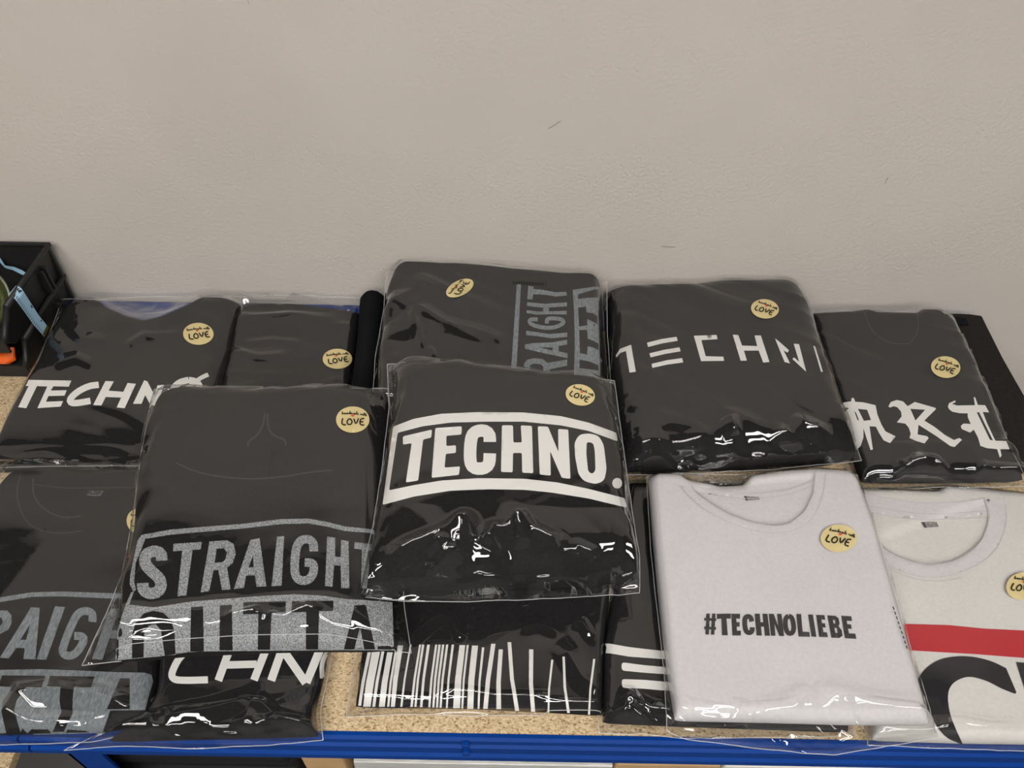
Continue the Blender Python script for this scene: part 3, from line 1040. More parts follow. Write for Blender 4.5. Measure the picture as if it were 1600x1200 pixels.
# ---- i: shirt at the lower left with RAIG / TTA lettering
R6 = Z(0, 680, 4)
A1 = Z(0, 900, 4)
A2 = Z(300, 900, 4)
i_g = S_([(22, 739), (65, 733), (110, 738), (162, 739), (230, 738), (290, 737)], [(290, 737), (260, 820), (254, 900), (250, 1040), (240, 1110)], [(-230, 1152), (-60, 1148), (60, 1146), (160, 1145), (222, 1132), (240, 1112)], [(22, 739), (0, 765), (-60, 880), (-150, 1020), (-230, 1152)])
i_b = S_([(14, 725), (110, 720), (220, 719), (300, 724)], [(300, 724), (264, 820), (258, 900), (253, 1040), (250, 1130)], [(-245, 1168), (0, 1165), (143, 1163), (250, 1135)], [(14, 725), (-12, 765), (-75, 880), (-165, 1020), (-245, 1168)])
i_print = [
    [A1([(-500, 215), (-200, 170), (0, 135), (200, 103), (400, 98), (600, 105), (780, 112), (900, 116), (900, 150), (790, 145), (600, 138), (400, 128), (200, 132), (0, 165), (-200, 200), (-500, 250)])],
    [A1([(-50, 218), (45, 216), (72, 245), (75, 290), (55, 335), (0, 365), (-30, 372), (-20, 480), (-75, 480), (-90, 370), (-140, 510), (-200, 508)]), A1([(-40, 262), (10, 262), (20, 290), (0, 318), (-55, 325)])],
    [A1([(195, 197), (250, 200), (222, 523), (148, 520), (156, 452), (104, 450), (55, 516), (0, 512), (20, 480)]), A1([(190, 300), (165, 400), (128, 400)])],
    [A1([(345, 190), (408, 195), (290, 525), (230, 522)])],
    stroke(A1([(578, 288), (582, 235), (540, 216), (490, 230), (450, 300), (400, 430), (388, 480), (420, 503), (465, 495), (505, 450), (535, 378), (465, 375)]), 12.5),
    [A1([(690, 205), (742, 205), (700, 340), (790, 345), (830, 215), (890, 218), (790, 530), (730, 530), (775, 395), (685, 390), (640, 525), (575, 520)])],
    [A1([(-600, 640), (-200, 610), (0, 588), (250, 583), (500, 592), (720, 602), (900, 605), (945, 618), (955, 660), (925, 760), (905, 838), (690, 842), (640, 978), (-600, 1010)]),
     A1([(15, 622), (285, 625), (262, 697), (165, 695), (105, 780), (90, 840), (130, 975), (40, 978), (10, 850), (20, 780), (80, 695), (-10, 690)]),
     A1([(312, 625), (592, 630), (570, 698), (462, 696), (455, 780), (455, 860), (400, 970), (330, 972), (385, 850), (372, 780), (380, 695), (296, 690)]),
     A1([(752, 640), (812, 640), (812, 832), (668, 834)])],
]
def i_extra(t, o, bv):
    outer = R6([(135, 240), (110, 320), (108, 400), (135, 490), (180, 560), (260, 600), (380, 620), (520, 600)])
    inner = R6([(210, 270), (205, 340), (220, 400), (260, 450), (330, 500), (420, 520), (520, 505)])
    decal('collar', [[outer + inner[::-1]]], bv, .0010, 'black_cotton', o)
    decal('neck_seam', [stroke(outer, 1.5), stroke(inner, 2.0), stroke(R6([(215, 310), (400, 335), (700, 330), (860, 330)]), 1.5)], bv, .0014, 'seam_grey', o)
    decal('size_tag', [[R6([(560, 345), (645, 348), (628, 385), (545, 375)])]], bv, .0013, 'tag_black', o, label='small dark woven size tag')
    decal('tag_border', [stroke(R6([(645, 348), (628, 385), (545, 375)]), .8), stroke(R6([(578, 352), (582, 362), (595, 362)]), 1)], bv, .0016, 'tag_grey', o)
package('bagged_shirt', 'bagged black crew neck shirt with grey lettering at the lower left corner', 'shirt', i_g, (.017, .017, .017, .017), .027, .014, 'black_cotton',
        i_b, (.016, .016, .012, .016), prints=[('print', i_print, 'blue_grey_print')], stick=((218, 815), (20, 2), (-1, 20)), extra=i_extra,
        gkw=dict(seed=16, wr=.0014, wscale=12, n=72), bkw=dict(seed=26, streak=(-30, .0018, .026), lifts=[((162, 730), (15, 915), -.00033, .036)], ends=[('t', .07, .005, 10, 1.5), ('b', .16, 0.0072, 5, 1.6)],
        creases=[(A1([(0, 915), (90, 860), (140, 740), (330, 730), (600, 760), (760, 810), (880, 900)]), .013, 24)]))

# ---- j: black shirt with rounded CHN lettering under the grey lettered hoodie
j_g = S_([(262, 820), (400, 820), (530, 820)], [(530, 820), (516, 1000), (506, 1060), (493, 1110), (497, 1150)], [(170, 1158), (350, 1154), (497, 1152)], [(262, 820), (254, 1000), (247, 1085), (222, 1128), (170, 1158)])
j_b = S_([(256, 812), (535, 812)], [(535, 812), (522, 1000), (512, 1060), (501, 1110), (505, 1156)], [(100, 1173), (200, 1166), (300, 1170), (425, 1165), (505, 1157)], [(256, 812), (252, 1000), (245, 1105), (100, 1173)])
j_print = [stroke(A1([(1300, 650), (1120, 655), (1075, 640), (1075, 600), (1120, 510), (1180, 465), (1400, 460)]), 11),
           stroke(A2([(235, 462), (165, 655)]), 12), stroke(A2([(195, 558), (405, 552)]), 11.5), stroke(A2([(465, 455), (388, 652)]), 12),
           stroke(A2([(565, 455), (495, 655)]), 12.5), stroke(A2([(570, 465), (712, 670)]), 13), stroke(A2([(800, 460), (715, 668)]), 12.5), stroke(A2([(850, 465), (808, 540), (812, 640)]), 7)]
package('bagged_shirt', 'bagged black shirt with rounded white CHN lettering sticking out below the grey lettered hoodie', 'shirt', j_g, (.014, .014, .014, .014), .024, .014, 'black_cotton',
        j_b, (.012, .012, .010, .010), prints=[('print', j_print, 'white_print')], gkw=dict(seed=17, wr=.0012),
        bkw=dict(seed=27, streak=(-20, .0014, .026), ends=[('b', .22, 0.0064, 6, 1.5)],
                 creases=[(A2([(400, 755), (330, 1000)]), .008, 26), (A2([(400, 755), (520, 880), (770, 960)]), .005, 16), (A1([(980, 900), (1300, 840), (1590, 760)]), .005, 22), (A2([(390, 990), (450, 920), (600, 920), (780, 970)]), .005, 12), (A1([(600, 1000), (960, 900), (1000, 1010)]), .006, 18)]))

# ---- k: barcode shirt
A3 = Z(560, 900, 4)
k_g = S_([(592, 800), (760, 800), (948, 800)], [(948, 800), (953, 930), (944, 1010), (940, 1117)], [(556, 1104), (740, 1107), (860, 1113), (939, 1118)], [(592, 800), (566, 1016), (556, 1104)])
k_b = S_([(586, 795), (951, 795)], [(951, 795), (952, 930), (948, 1010), (944, 1121)], [(541, 1121), (640, 1116), (740, 1118), (860, 1118), (942, 1121)], [(586, 795), (559, 1016), (541, 1121)])
bars = [(60, 80, 472, 0, 18, 808), (86, 137, 466, 30, 76, 815), (145, 163, 470, 87, 105, 815), (180, 215, 478, 128, 165, 815), (226, 240, 478, 180, 193, 815), (247, 280, 435, 203, 228, 815), (322, 332, 430, 262, 275, 815), (380, 392, 430, 325, 340, 815), (398, 412, 430, 350, 363, 815), (430, 447, 430, 385, 400, 817), (480, 493, 430, 437, 450, 818), (500, 515, 430, 462, 475, 819), (523, 537, 430, 485, 498, 820), (548, 562, 430, 507, 520, 821), (583, 598, 430, 547, 558, 823), (632, 668, 433, 592, 635, 824), (677, 690, 433, 643, 655, 826), (710, 748, 436, 680, 718, 828), (772, 787, 448, 745, 757, 828), (830, 857, 425, 780, 808, 828), (877, 903, 460, 863, 892, 830), (932, 955, 415, 980, 1005, 840), (1067, 1093, 460, 1080, 1105, 846), (1205, 1218, 525, 1182, 1193, 850), (1275, 1290, 505, 1305, 1322, 853), (1467, 1480, 520, 1435, 1447, 864)]
k_print = [[A3([(a, y0), (b, y0), ((b + d) / 2 - 8, (y0 + y1) / 2 + 20), (d, y1), (c, y1), ((a + c) / 2 - 8, (y0 + y1) / 2 + 20)])] for a, b, y0, c, d, y1 in bars]
package('bagged_shirt', 'bagged black shirt with white barcode print at the front edge of the shelf', 'shirt', k_g, (.014, .014, .013, .013), .023, .011, 'black_cotton',
        k_b, (.012, .012, .004, .004), prints=[('print', k_print, 'white_print')], gkw=dict(seed=18, wr=.0008),
        bkw=dict(seed=28, ends=[('b', .04, 0.0032, 10, 1.5)], creases=[(A3([(500, 708), (690, 715), (850, 745), (1250, 745)]), .004, 9), (A3([(470, 800), (505, 700)]), .003, 7), (A3([(1255, 400), (1400, 640), (1530, 740)]), .005, 22), (A3([(300, 400), (450, 270), (560, 220)]), .004, 18), (A3([(560, 220), (610, 310), (650, 400)]), .004, 12), (A3([(1020, 330), (1120, 300), (1240, 350)]), .004, 12), (A3([(1330, 290), (1400, 290), (1460, 390)]), .004, 12)]))

# ---- l: black shirt with white bars, half under the white shirt
A4 = Z(900, 900, 4)
A5 = Z(1200, 900, 4)
l_g = S_([(980, 757), (1100, 757), (1310, 762)], [(1310, 762), (1318, 950), (1325, 1143)], [(942, 1129), (1050, 1134), (1325, 1144)], [(980, 757), (962, 900), (943, 1010), (942, 1129)])
l_b = S_([(974, 750), (1316, 756)], [(1316, 756), (1324, 950), (1333, 1150)], [(935, 1146), (1000, 1148), (1070, 1154), (1333, 1152)], [(974, 750), (957, 900), (938, 1010), (935, 1146)])
l_print = [[round_poly(A4([(168, 425), (200, 422), (330, 445), (560, 472), (800, 490), (800, 540), (565, 522), (330, 505), (200, 482), (170, 485)]), 4)],
           [round_poly(A4([(285, 540), (420, 558), (556, 570), (556, 615), (420, 605), (285, 592)]), 5)], [round_poly(A4([(285, 645), (420, 650), (560, 662), (562, 718), (420, 705), (288, 700)]), 5)]]
package('bagged_shirt', 'bagged black shirt with white bars showing, half hidden under the white hashtag shirt', 'shirt', l_g, (.014, .014, .013, .013), .023, .011, 'black_cotton',
        l_b, (.012, .012, .006, .006), prints=[('print', l_print, 'white_print')], gkw=dict(seed=19, wr=.0008),
        bkw=dict(seed=29, ends=[('b', .1, 0.0080, 12, 2)], creases=[(A4([(270, 1000), (325, 755), (360, 880), (460, 990)]), .012, 20), (A4([(330, 755), (470, 830), (570, 850), (600, 900)]), .006, 14)]))

# ---- m: white hashtag shirt
A6 = Z(980, 700, 4)
m_g = S_([(1012, 750), (1028, 743), (1060, 744), (1072, 753), (1120, 762), (1160, 760), (1172, 746), (1230, 738), (1270, 736), (1320, 739), (1335, 747)], [(1335, 747), (1365, 830), (1400, 950), (1428, 1050), (1450, 1131)], [(1054, 1125), (1200, 1128), (1320, 1132), (1450, 1133)], [(1012, 750), (1020, 850), (1030, 950), (1042, 1050), (1054, 1125)])
m_b = S_([(1010, 745), (1060, 740), (1170, 742), (1270, 733), (1340, 741)], [(1340, 741), (1370, 830), (1406, 950), (1435, 1050), (1466, 1152)], [(1042, 1142), (1070, 1155), (1180, 1170), (1300, 1181), (1345, 1174), (1466, 1154)], [(1010, 745), (1016, 850), (1026, 950), (1038, 1050), (1042, 1142)])
m_print = [
    [A4([(815, 236), (836, 236), (830, 368), (808, 366)])], [A4([(850, 236), (872, 236), (864, 368), (842, 368)])],
    [A4([(800, 263), (876, 266), (876, 283), (800, 280)])], [A4([(800, 317), (875, 321), (875, 338), (800, 334)])],
    [A4([(880, 238), (966, 236), (967, 268), (940, 268), (948, 372), (912, 372), (908, 268), (880, 270)])],
    [A4([(970, 237), (1025, 238), (1025, 268), (1000, 268), (1003, 290), (1022, 290), (1022, 318), (1004, 318), (1006, 343), (1030, 343), (1030, 373), (977, 373)])],
    stroke(A4([(1098, 286), (1092, 258), (1072, 252), (1055, 262), (1053, 300), (1060, 345), (1080, 359), (1100, 350), (1102, 322)]), 7.6),
    [A4([(1116, 237), (1148, 237), (1153, 290), (1170, 290), (1165, 237), (1196, 238), (1212, 375), (1180, 375), (1174, 318), (1156, 318), (1161, 374), (1128, 373)])],
    [A4([(1204, 238), (1235, 238), (1262, 312), (1256, 238), (1284, 238), (1300, 377), (1270, 376), (1240, 302), (1246, 375), (1218, 375)])],
    stroke(A5([(128, 252), (110, 262), (106, 300), (114, 345), (132, 363), (152, 358), (162, 330), (156, 285), (146, 258), (128, 252)]), 7.6),
    [A5([(176, 239), (206, 239), (216, 350), (258, 352), (261, 382), (190, 380)])], [A5([(250, 242), (280, 243), (302, 382), (271, 380)])],
    [A5([(300, 244), (352, 246), (357, 275), (333, 274), (337, 296), (355, 297), (360, 324), (341, 323), (346, 352), (368, 354), (374, 384), (319, 382)])],
    [A5([(370, 247), (420, 250), (440, 265), (447, 300), (440, 315), (460, 340), (465, 375), (445, 389), (395, 387)]), A5([(405, 275), (418, 277), (420, 298), (408, 298)]), A5([(414, 325), (430, 327), (434, 358), (420, 356)])],
    [A5([(457, 250), (520, 253), (525, 283), (490, 281), (495, 303), (518, 304), (523, 332), (500, 331), (505, 360), (545, 362), (552, 395), (480, 390)])],
]
m_out = A6([(330, 240), (400, 320), (500, 400), (640, 470), (800, 525), (960, 540), (1090, 500), (1175, 420), (1225, 290), (1240, 155)])
m_in = A6([(400, 240), (430, 285), (520, 350), (640, 420), (780, 470), (920, 490), (1015, 478), (1110, 400), (1165, 290), (1176, 155)])
def m_extra(t, o, bv):
    decal('collar', [[m_out + m_in[::-1]]], bv, .0013, 'white_cotton', o, 4)
    decal('back_neckband', [[A6([(370, 238), (560, 268), (760, 292), (1000, 268), (1168, 205), (1168, 232), (1000, 298), (760, 322), (560, 298), (420, 275)])]], bv, .0010, 'white_cotton', o, 4)
    decal('stitching', [stroke(m_out, 1.1), stroke(m_in, 1.1), stroke(A6([(400, 240), (560, 268), (760, 292), (1000, 268), (1168, 205)]), .9), stroke(A6([(430, 285), (560, 300), (760, 324), (1000, 300), (1168, 235)]), .9)], bv, .0017, 'stitch_grey', o)
    decal('size_tag', [[A6([(728, 303), (822, 308), (828, 325), (740, 332)])]], bv, .0013, 'tag_grey', o, label='small grey size tag')
    decal('tag_edge', [[A6([(728, 303), (745, 305), (752, 330), (740, 332)])]], bv, .0016, 'tag_black', o)
package('bagged_shirt', 'bagged white shirt with small black lettering #TECHNOLIEBE', 'shirt', m_g, (.047, .045, .045, .047), .027, .012, 'white_cotton',
        m_b, (.044, .042, .034, .034), marks=[stroke([(1395 + k * 2.55, 948 + k * 7.6), (1397 + k * 2.55, 953 + k * 7.6)], 1.6, 4) for k in range(9)], prints=[('print', m_print, 'black_print')], stick=((1310.5, 841.5), (27, 6.5), (-9, 20.5)), extra=m_extra,
        gkw=dict(seed=20, wr=.0016, wscale=14, n=80, dent=(m_in, .0025)), group='bagged white shirts',
        bkw=dict(seed=30, low=.0007, ends=[('b', .13, 0.0080, 11, 2)], creases=[(A4([(1000, 1000), (1100, 880), (1340, 850), (1420, 760), (1500, 960)]), .012, 22), (A5([(320, 870), (410, 745), (560, 790), (640, 830), (910, 870), (985, 1000)]), .012, 22), (A5([(415, 750), (500, 890), (560, 1000)]), .010, 16), (A4([(610, 900), (700, 980)]), .009, 16)]))

# ---- n: white shirt with red bar and black letter, right edge
R7 = Z(1260, 720, 4.706)
n_g = S_([(1330, 768), (1400, 768), (1464, 771), (1470, 763), (1520, 766), (1580, 772), (1640, 780)], [(1640, 780), (1715, 950), (1800, 1162)], [(1362, 1156), (1500, 1161), (1600, 1163), (1800, 1166)], [(1330, 768), (1348, 900), (1362, 1156)])
n_b = S_([(1326, 762), (1470, 759), (1648, 774)], [(1648, 774), (1724, 950), (1812, 1176)], [(1356, 1164), (1520, 1172), (1600, 1174), (1812, 1178)], [(1326, 762), (1342, 900), (1356, 1164)])
n_out = R7([(440, 590), (500, 690), (580, 765), (700, 820), (850, 860), (1000, 860), (1150, 820), (1290, 750), (1400, 650), (1455, 520), (1470, 420), (1460, 325)])
n_in = R7([(490, 560), (560, 640), (650, 700), (760, 740), (870, 768), (980, 765), (1100, 735), (1210, 670), (1290, 590), (1340, 470), (1345, 400), (1305, 275)])
def n_extra(t, o, bv):
    decal('collar', [[n_out + n_in[::-1]]], bv, .0013, 'white_cotton', o, 4)
    decal('back_neckband', [[R7([(375, 232), (560, 270), (760, 305), (900, 315), (1150, 305), (1300, 280), (1335, 395), (1100, 420), (900, 430), (700, 420), (420, 375)])]], bv, .0010, 'white_cotton', o, 4)
    decal('stitching', [stroke(n_out, 1.0), stroke(n_in, 1.6), stroke(R7([(375, 232), (560, 270), (760, 305), (900, 315), (1150, 305), (1300, 275)]), 1.0), stroke(R7([(415, 328), (640, 370), (860, 395), (1100, 388), (1335, 370)]), 1.2), stroke(R7([(420, 370), (650, 420), (860, 438), (1100, 430), (1340, 420)]), 1.0), stroke(R7([(1305, 275), (1340, 350), (1350, 430)]), 1.4), stroke(R7([(500, 720), (600, 800), (800, 880), (1000, 895), (1150, 860)]), .9)], bv, .0017, 'stitch_grey', o)
    decal('size_tag', [[R7([(842, 450), (955, 453), (972, 488), (866, 496)])]], bv, .0013, 'tag_grey', o, label='small grey size tag')
    decal('tag_edge', [[R7([(842, 450), (862, 452), (885, 494), (866, 496)])]], bv, .0016, 'tag_black', o)
    decal('red_band', [[A5([(700, 297), (832, 300), (1130, 308), (1350, 330), (1600, 342), (2300, 380), (2380, 560), (1620, 515), (1300, 490), (870, 465), (740, 460)])]], bv, .0007, 'red_print', o, label='red printed band')
n_print = [
    [A5(curve([(1487, 577), (1400, 536), (1290, 508), (1180, 503), (1070, 525), (990, 575), (942, 640), (935, 690), (960, 760), (1010, 860), (1060, 950), (1120, 1010), (1200, 1046)]) + curve([(1216, 1046), (1170, 950), (1135, 850), (1124, 750), (1145, 685), (1200, 645), (1270, 632), (1370, 660), (1460, 705), (1543, 738)]) + [(1552, 728)])],
    [A5([(1548, 538), (1780, 560), (1850, 700), (1760, 700), (1900, 1040), (1700, 1040), (1600, 700)])],
]
package('bagged_shirt', 'bagged white shirt with red band and big black letter at the right edge', 'shirt', n_g, (.015, .015, .014, .014), .025, .011, 'cream_cotton',
        n_b, (.012, .012, .006, .006), prints=[('print', n_print, 'black_print')], stick=((1598, 916), (25, 5), (-8, 21)), extra=n_extra,
        gkw=dict(seed=121, wr=.0015, wscale=14, n=80, dent=(n_in, .003)), group='bagged white shirts',
        bkw=dict(seed=31, low=.0007, ends=[('b', .05, 0.0048, 14, 2)], creases=[(A5([(970, 945), (1230, 935), (1400, 970), (1600, 965)]), .009, 16), (A5([(1215, 1080), (1380, 1090), (1440, 990)]), .007, 13)]))

# ---- g: big black hoodie with grey STRAIGHT lettering
Rg = Z(180, 580, 3.478)
g_g = S_([(252, 618), (300, 612), (400, 616), (500, 612), (600, 613)], [(600, 613), (611, 650), (614, 760), (614, 940), (616, 1014)], [(182, 1032), (280, 1022), (400, 1016), (500, 1014), (616, 1014)], [(252, 618), (228, 690), (217, 760), (212, 835), (198, 900), (189, 960), (182, 1032)])
g_b = S_([(241, 608), (300, 606), (420, 610), (520, 606), (606, 607)], [(606, 607), (618, 700), (626, 850), (632, 950), (643, 1021)], [(128, 1040), (200, 1032), (300, 1022), (400, 1016), (520, 1014), (643, 1022)], [(241, 608), (232, 650), (219, 720), (206, 820), (190, 900), (165, 960), (128, 1040)])
g_print = [
    [Rg([(145, 890), (300, 862), (500, 845), (700, 830), (900, 805), (1050, 802), (1150, 820), (1250, 845), (1415, 862), (1500, 866), (1500, 888), (1415, 882), (1250, 870), (1150, 845), (1050, 828), (900, 832), (700, 855), (500, 872), (300, 890), (165, 912)]) + R6([(850, 800), (840, 920), (852, 968), (835, 978), (812, 930), (818, 860), (840, 760), (862, 660)])],
    stroke(R6([(1012, 785), (1010, 735), (960, 722), (908, 748), (905, 805), (945, 850), (1000, 895), (1012, 945), (985, 985), (935, 993), (895, 970), (893, 925)]), 18),
    [R6([(1085, 680), (1262, 668), (1255, 715), (1205, 718), (1165, 1003), (1110, 1007), (1140, 722), (1082, 727)])],
    [R6([(1310, 665), (1420, 658), (1460, 680), (1475, 740), (1455, 800), (1420, 830), (1442, 965), (1388, 968), (1365, 842), (1335, 845), (1308, 975), (1255, 983)]), R6([(1355, 710), (1400, 708), (1420, 735), (1408, 780), (1390, 795), (1342, 798)])],
    [Rg([(735, 918), (785, 908), (822, 1170), (768, 1172), (760, 1110), (712, 1112), (700, 1178), (645, 1185)]), Rg([(750, 1000), (752, 1065), (725, 1068)])],
    [Rg([(880, 900), (918, 897), (905, 1165), (850, 1170)])],
    stroke(Rg([(1080, 980), (1078, 930), (1045, 910), (1005, 920), (982, 965), (974, 1060), (980, 1118), (1010, 1142), (1055, 1135), (1080, 1095), (1080, 1042), (1030, 1040)]), 13.5),
    [Rg([(1152, 900), (1195, 905), (1195, 1010), (1225, 1010), (1228, 918), (1268, 925), (1272, 1180), (1228, 1180), (1225, 1058), (1190, 1055), (1180, 1172), (1140, 1168)])],
    [Rg([(1300, 930), (1460, 945), (1460, 985), (1375, 975), (1385, 1185), (1335, 1180), (1340, 970), (1298, 965)])],
    [A1([(840, 95), (810, 180), (960, 197), (1200, 160), (1600, 128)]) + A2([(640, 115), (800, 122), (960, 145), (1060, 150), (1250, 165), (1262, 462), (900, 462), (600, 464), (0, 470)]) + A1([(1000, 500), (735, 524), (720, 500), (740, 330), (780, 200), (820, 105)]),
     A1([(826, 512), (828, 360), (850, 290), (900, 235), (960, 218), (1020, 230), (1070, 275), (1092, 350), (1098, 490), (1030, 495), (1020, 420), (1005, 335), (970, 298), (930, 312), (902, 360), (898, 506)]),
     A1([(1195, 195), (1270, 190), (1275, 468), (1190, 474)]), A2([(175, 185), (250, 180), (255, 462), (172, 462)]),
     A2([(322, 165), (588, 158), (585, 228), (498, 232), (488, 458), (412, 458), (415, 238), (320, 240)]), A2([(625, 158), (885, 155), (882, 220), (795, 222), (788, 456), (712, 456), (715, 225), (622, 230)]),
     A2([(1015, 185), (1085, 180), (1145, 456), (1077, 456), (1050, 320), (1015, 456), (950, 456)])],
]
def g_extra(t, o, bv):
    decal('yoke_seam', [stroke(Rg([(330, 500), (440, 550), (560, 575), (740, 590), (900, 578), (1060, 550), (1180, 540)]), 2.4)], bv, .0012, 'seam_grey', o)
    decal('drawstring', [stroke(Rg([(815, 230), (805, 300), (770, 355), (722, 385), (722, 415)]), 2.6)], bv, .0016, 'seam_grey', o)
    decal('drawstring', [stroke(Rg([(828, 235), (832, 320), (870, 358), (925, 375), (928, 405)]), 2.6)], bv, .0016, 'seam_grey', o)
    decal('hood_edge', [stroke(Rg([(860, 430), (845, 500), (838, 560)]), 3)], bv, .0012, 'matte_black_cloth', o)
package('bagged_hoodie', 'large bagged black hoodie with speckled grey lettering STRAIGHT, on top left of centre', 'hoodie', g_g, (.090, .080, .054, .060), .054, .026, 'black_cotton',
        g_b, (.094, .084, .042, .046), part='hoodie', prints=[('print', g_print, 'grey_flock_print')], stick=((551, 656), (26, 1), (-1.5, 20.5)), extra=g_extra,
        gkw=dict(seed=122, wr=.0014, wscale=11, n=72, sag=.006, sagr=.022), bkw=dict(seed=32, streak=(-24, .0022, .026), ends=[('t', .06, .004, 16, 2), ('b', .15, 0.0072, 11, 2), ('l', .12, .006, 12, 2), ('r', .1, .006, 10, 2)],
        creases=[(A2([(200, 290), (410, 240), (440, 290)]), .009, 14), (A2([(470, 255), (560, 285), (740, 215), (800, 255)]), .010, 16), (A2([(560, 320), (640, 430)]), .005, 12), (A1([(660, 340), (760, 290), (780, 350)]), .006, 14)]))

# ---- h: black hoodie with framed TECHNO. lettering, centre, topmost
Rh = Z(560, 560, 3.478)
h_g = S_([(613, 579), (640, 572), (700, 574), (760, 580), (860, 593), (952, 600)], [(952, 600), (967, 700), (980, 790), (994, 870), (997, 903)], [(573, 920), (640, 917), (760, 914), (900, 911), (997, 905)], [(613, 579), (615, 640), (604, 720), (591, 800), (579, 870), (573, 920)])
h_b = S_([(605, 570), (640, 566), (760, 573), (880, 588), (960, 595)], [(960, 595), (974, 700), (988, 800), (999, 870), (999, 927)], [(561, 934), (640, 939), (740, 941), (860, 936), (999, 928)], [(605, 570), (608, 640), (597, 730), (583, 820), (566, 900), (561, 934)])
h_print = [
    [round_poly(Rh([(190, 372), (300, 330), (450, 302), (650, 293), (900, 295), (1100, 315), (1250, 350), (1400, 405), (1408, 452), (1250, 395), (1100, 365), (900, 345), (700, 345), (500, 350), (350, 370), (215, 405), (168, 718), (300, 690), (450, 665), (650, 652), (900, 655), (1080, 675), (1250, 710), (1445, 760), (1458, 812), (1250, 762), (1050, 730), (900, 715), (700, 712), (500, 720), (300, 752), (133, 797)]), 3)],
    [ellipse(560 + 1405 / 3.478, 560 + 679 / 3.478, 7.6, 8.2)],
    [round_poly(Rh([(243, 425), (400, 388), (396, 432), (352, 442), (325, 665), (258, 675), (290, 462), (243, 470)]), 2.5)],
    [round_poly(Rh([(418, 380), (562, 370), (560, 415), (478, 422), (478, 478), (530, 473), (530, 515), (475, 520), (468, 595), (552, 588), (546, 634), (398, 650)]), 2.5)],
    stroke(Rh([(714, 455), (714, 415), (690, 393), (650, 393), (618, 412), (608, 470), (606, 550), (615, 588), (645, 602), (688, 598), (712, 575), (714, 517)]), 19.5),
    [round_poly(Rh([(780, 365), (840, 365), (842, 458), (888, 458), (882, 365), (943, 368), (950, 625), (890, 622), (888, 515), (840, 515), (838, 620), (775, 618)]), 2.5)],
    [round_poly(Rh([(975, 370), (1030, 372), (1087, 510), (1085, 385), (1140, 388), (1152, 655), (1105, 650), (1042, 505), (1045, 638), (985, 632)]), 2.5)],
    [round_poly(Rh([(1255, 408), (1305, 422), (1332, 470), (1348, 600), (1335, 665), (1290, 685), (1225, 668), (1195, 630), (1178, 540), (1173, 460), (1200, 415)]), 6), round_poly(Rh([(1240, 455), (1275, 460), (1284, 500), (1288, 610), (1270, 630), (1248, 615), (1238, 520)]), 4)],
]
package('bagged_hoodie', 'bagged black hoodie with framed white lettering TECHNO., topmost in the centre', 'hoodie', h_g, (.109, .103, .069, .086), .062, .032, 'black_cotton',
        h_b, (.114, .111, .055, .072), part='hoodie', prints=[('print', h_print, 'white_print')], stick=((906.5, 617.5), (21, 8.5), (-9, 14.5)),
        gkw=dict(seed=123, wr=.0012, wscale=11, n=72, bulge=.004, sag=.008), bkw=dict(seed=33, streak=(-28, .0024, .026), n=170, ends=[('b', .3, 0.0080, 11, 2.0), ('t', .1, .004, 12, 2), ('l', .1, .005, 10, 2), ('r', .12, .006, 9, 2)],
        creases=[(Rh([(130, 1130), (300, 1040), (440, 1000), (580, 900), (620, 1000)]), .017, 26), (Rh([(520, 1150), (560, 1000), (590, 900)]), .017, 22), (Rh([(690, 1050), (740, 955), (830, 960)]), .017, 24), (Rh([(835, 870), (950, 980), (1100, 1060)]), .017, 26), (Rh([(840, 880), (895, 1060)]), .015, 19), (Rh([(1170, 1090), (1190, 1040), (1310, 1090)]), .007, 16), (Rh([(430, 1020), (470, 1120), (400, 1210)]), .015, 21)]))

# ================================================================== BINS AND THEIR CONTENTS
def bin_at(name, label, xr, y0, yk, y1, z0, z1, wid, wallt=.003):
    """open-fronted stacking bin; right wall at xr, back at y1, front at y0"""
    t = root(name, label, 'bin', (xr - wid / 2, (y0 + y1) / 2, z0), 'black stacking bins')
    xl = xr - wid
    tp = .006
    H = z1 - z0
    prof = [(y0 + .02, z0), (y1, z0), (y1, z1), (yk, z1), (y0 + .006, z0 + H * .55), (y0, z0 + H * .42)]
    def side_wall(x, s):
        V = [(x + s * tp * ((z - z0) / H), y, z) for y, z in prof] + [(x + s * tp * ((z - z0) / H) - s * wallt, y, z) for y, z in prof]
        n = len(prof)
        F = [list(range(n)), list(range(n, 2 * n))[::-1]] + [[i, n + i, n + (i + 1) % n, (i + 1) % n] for i in range(n)]
        return V, F
    parts = [side_wall(xr, 1), side_wall(xl, -1), box_vf(xl - tp, xr + tp, y1 - wallt, y1 + .001, z0, z1), box_vf(xl, xr, y0 + .02, y1, z0, z0 + wallt),
             box_vf(xl - tp * .4, xr + tp * .4, y0 + .001, y0 + .004, z0 + .002, z0 + H * .42)]
    body = mk('body', *join_vf(parts), 'bin_plastic', t, False)
    rim = [(xr + tp, yk, z1), (xr + tp, y1, z1), (xl - tp, y1, z1), (xl - tp, yk, z1)]
    rim2 = [(xr + tp * .6, y0, z0 + H * .42), (xr + tp * .8, y0 + .006, z0 + H * .55), (xr + tp, yk, z1)]
    mk('rim', *join_vf([tube_vf(rim, .0042, 8), tube_vf(rim2, .0035, 8)]), 'bin_plastic', t, True)
    for q in (.25, .32, .72):
        y = yk + (y1 - yk) * (1 - q)
        mk('rib', *box_vf(xr + .001, xr + tp + .004, y - .002, y + .002, z0 + .004, z1 - .012, .0008), 'bin_plastic', t, False)
    return t


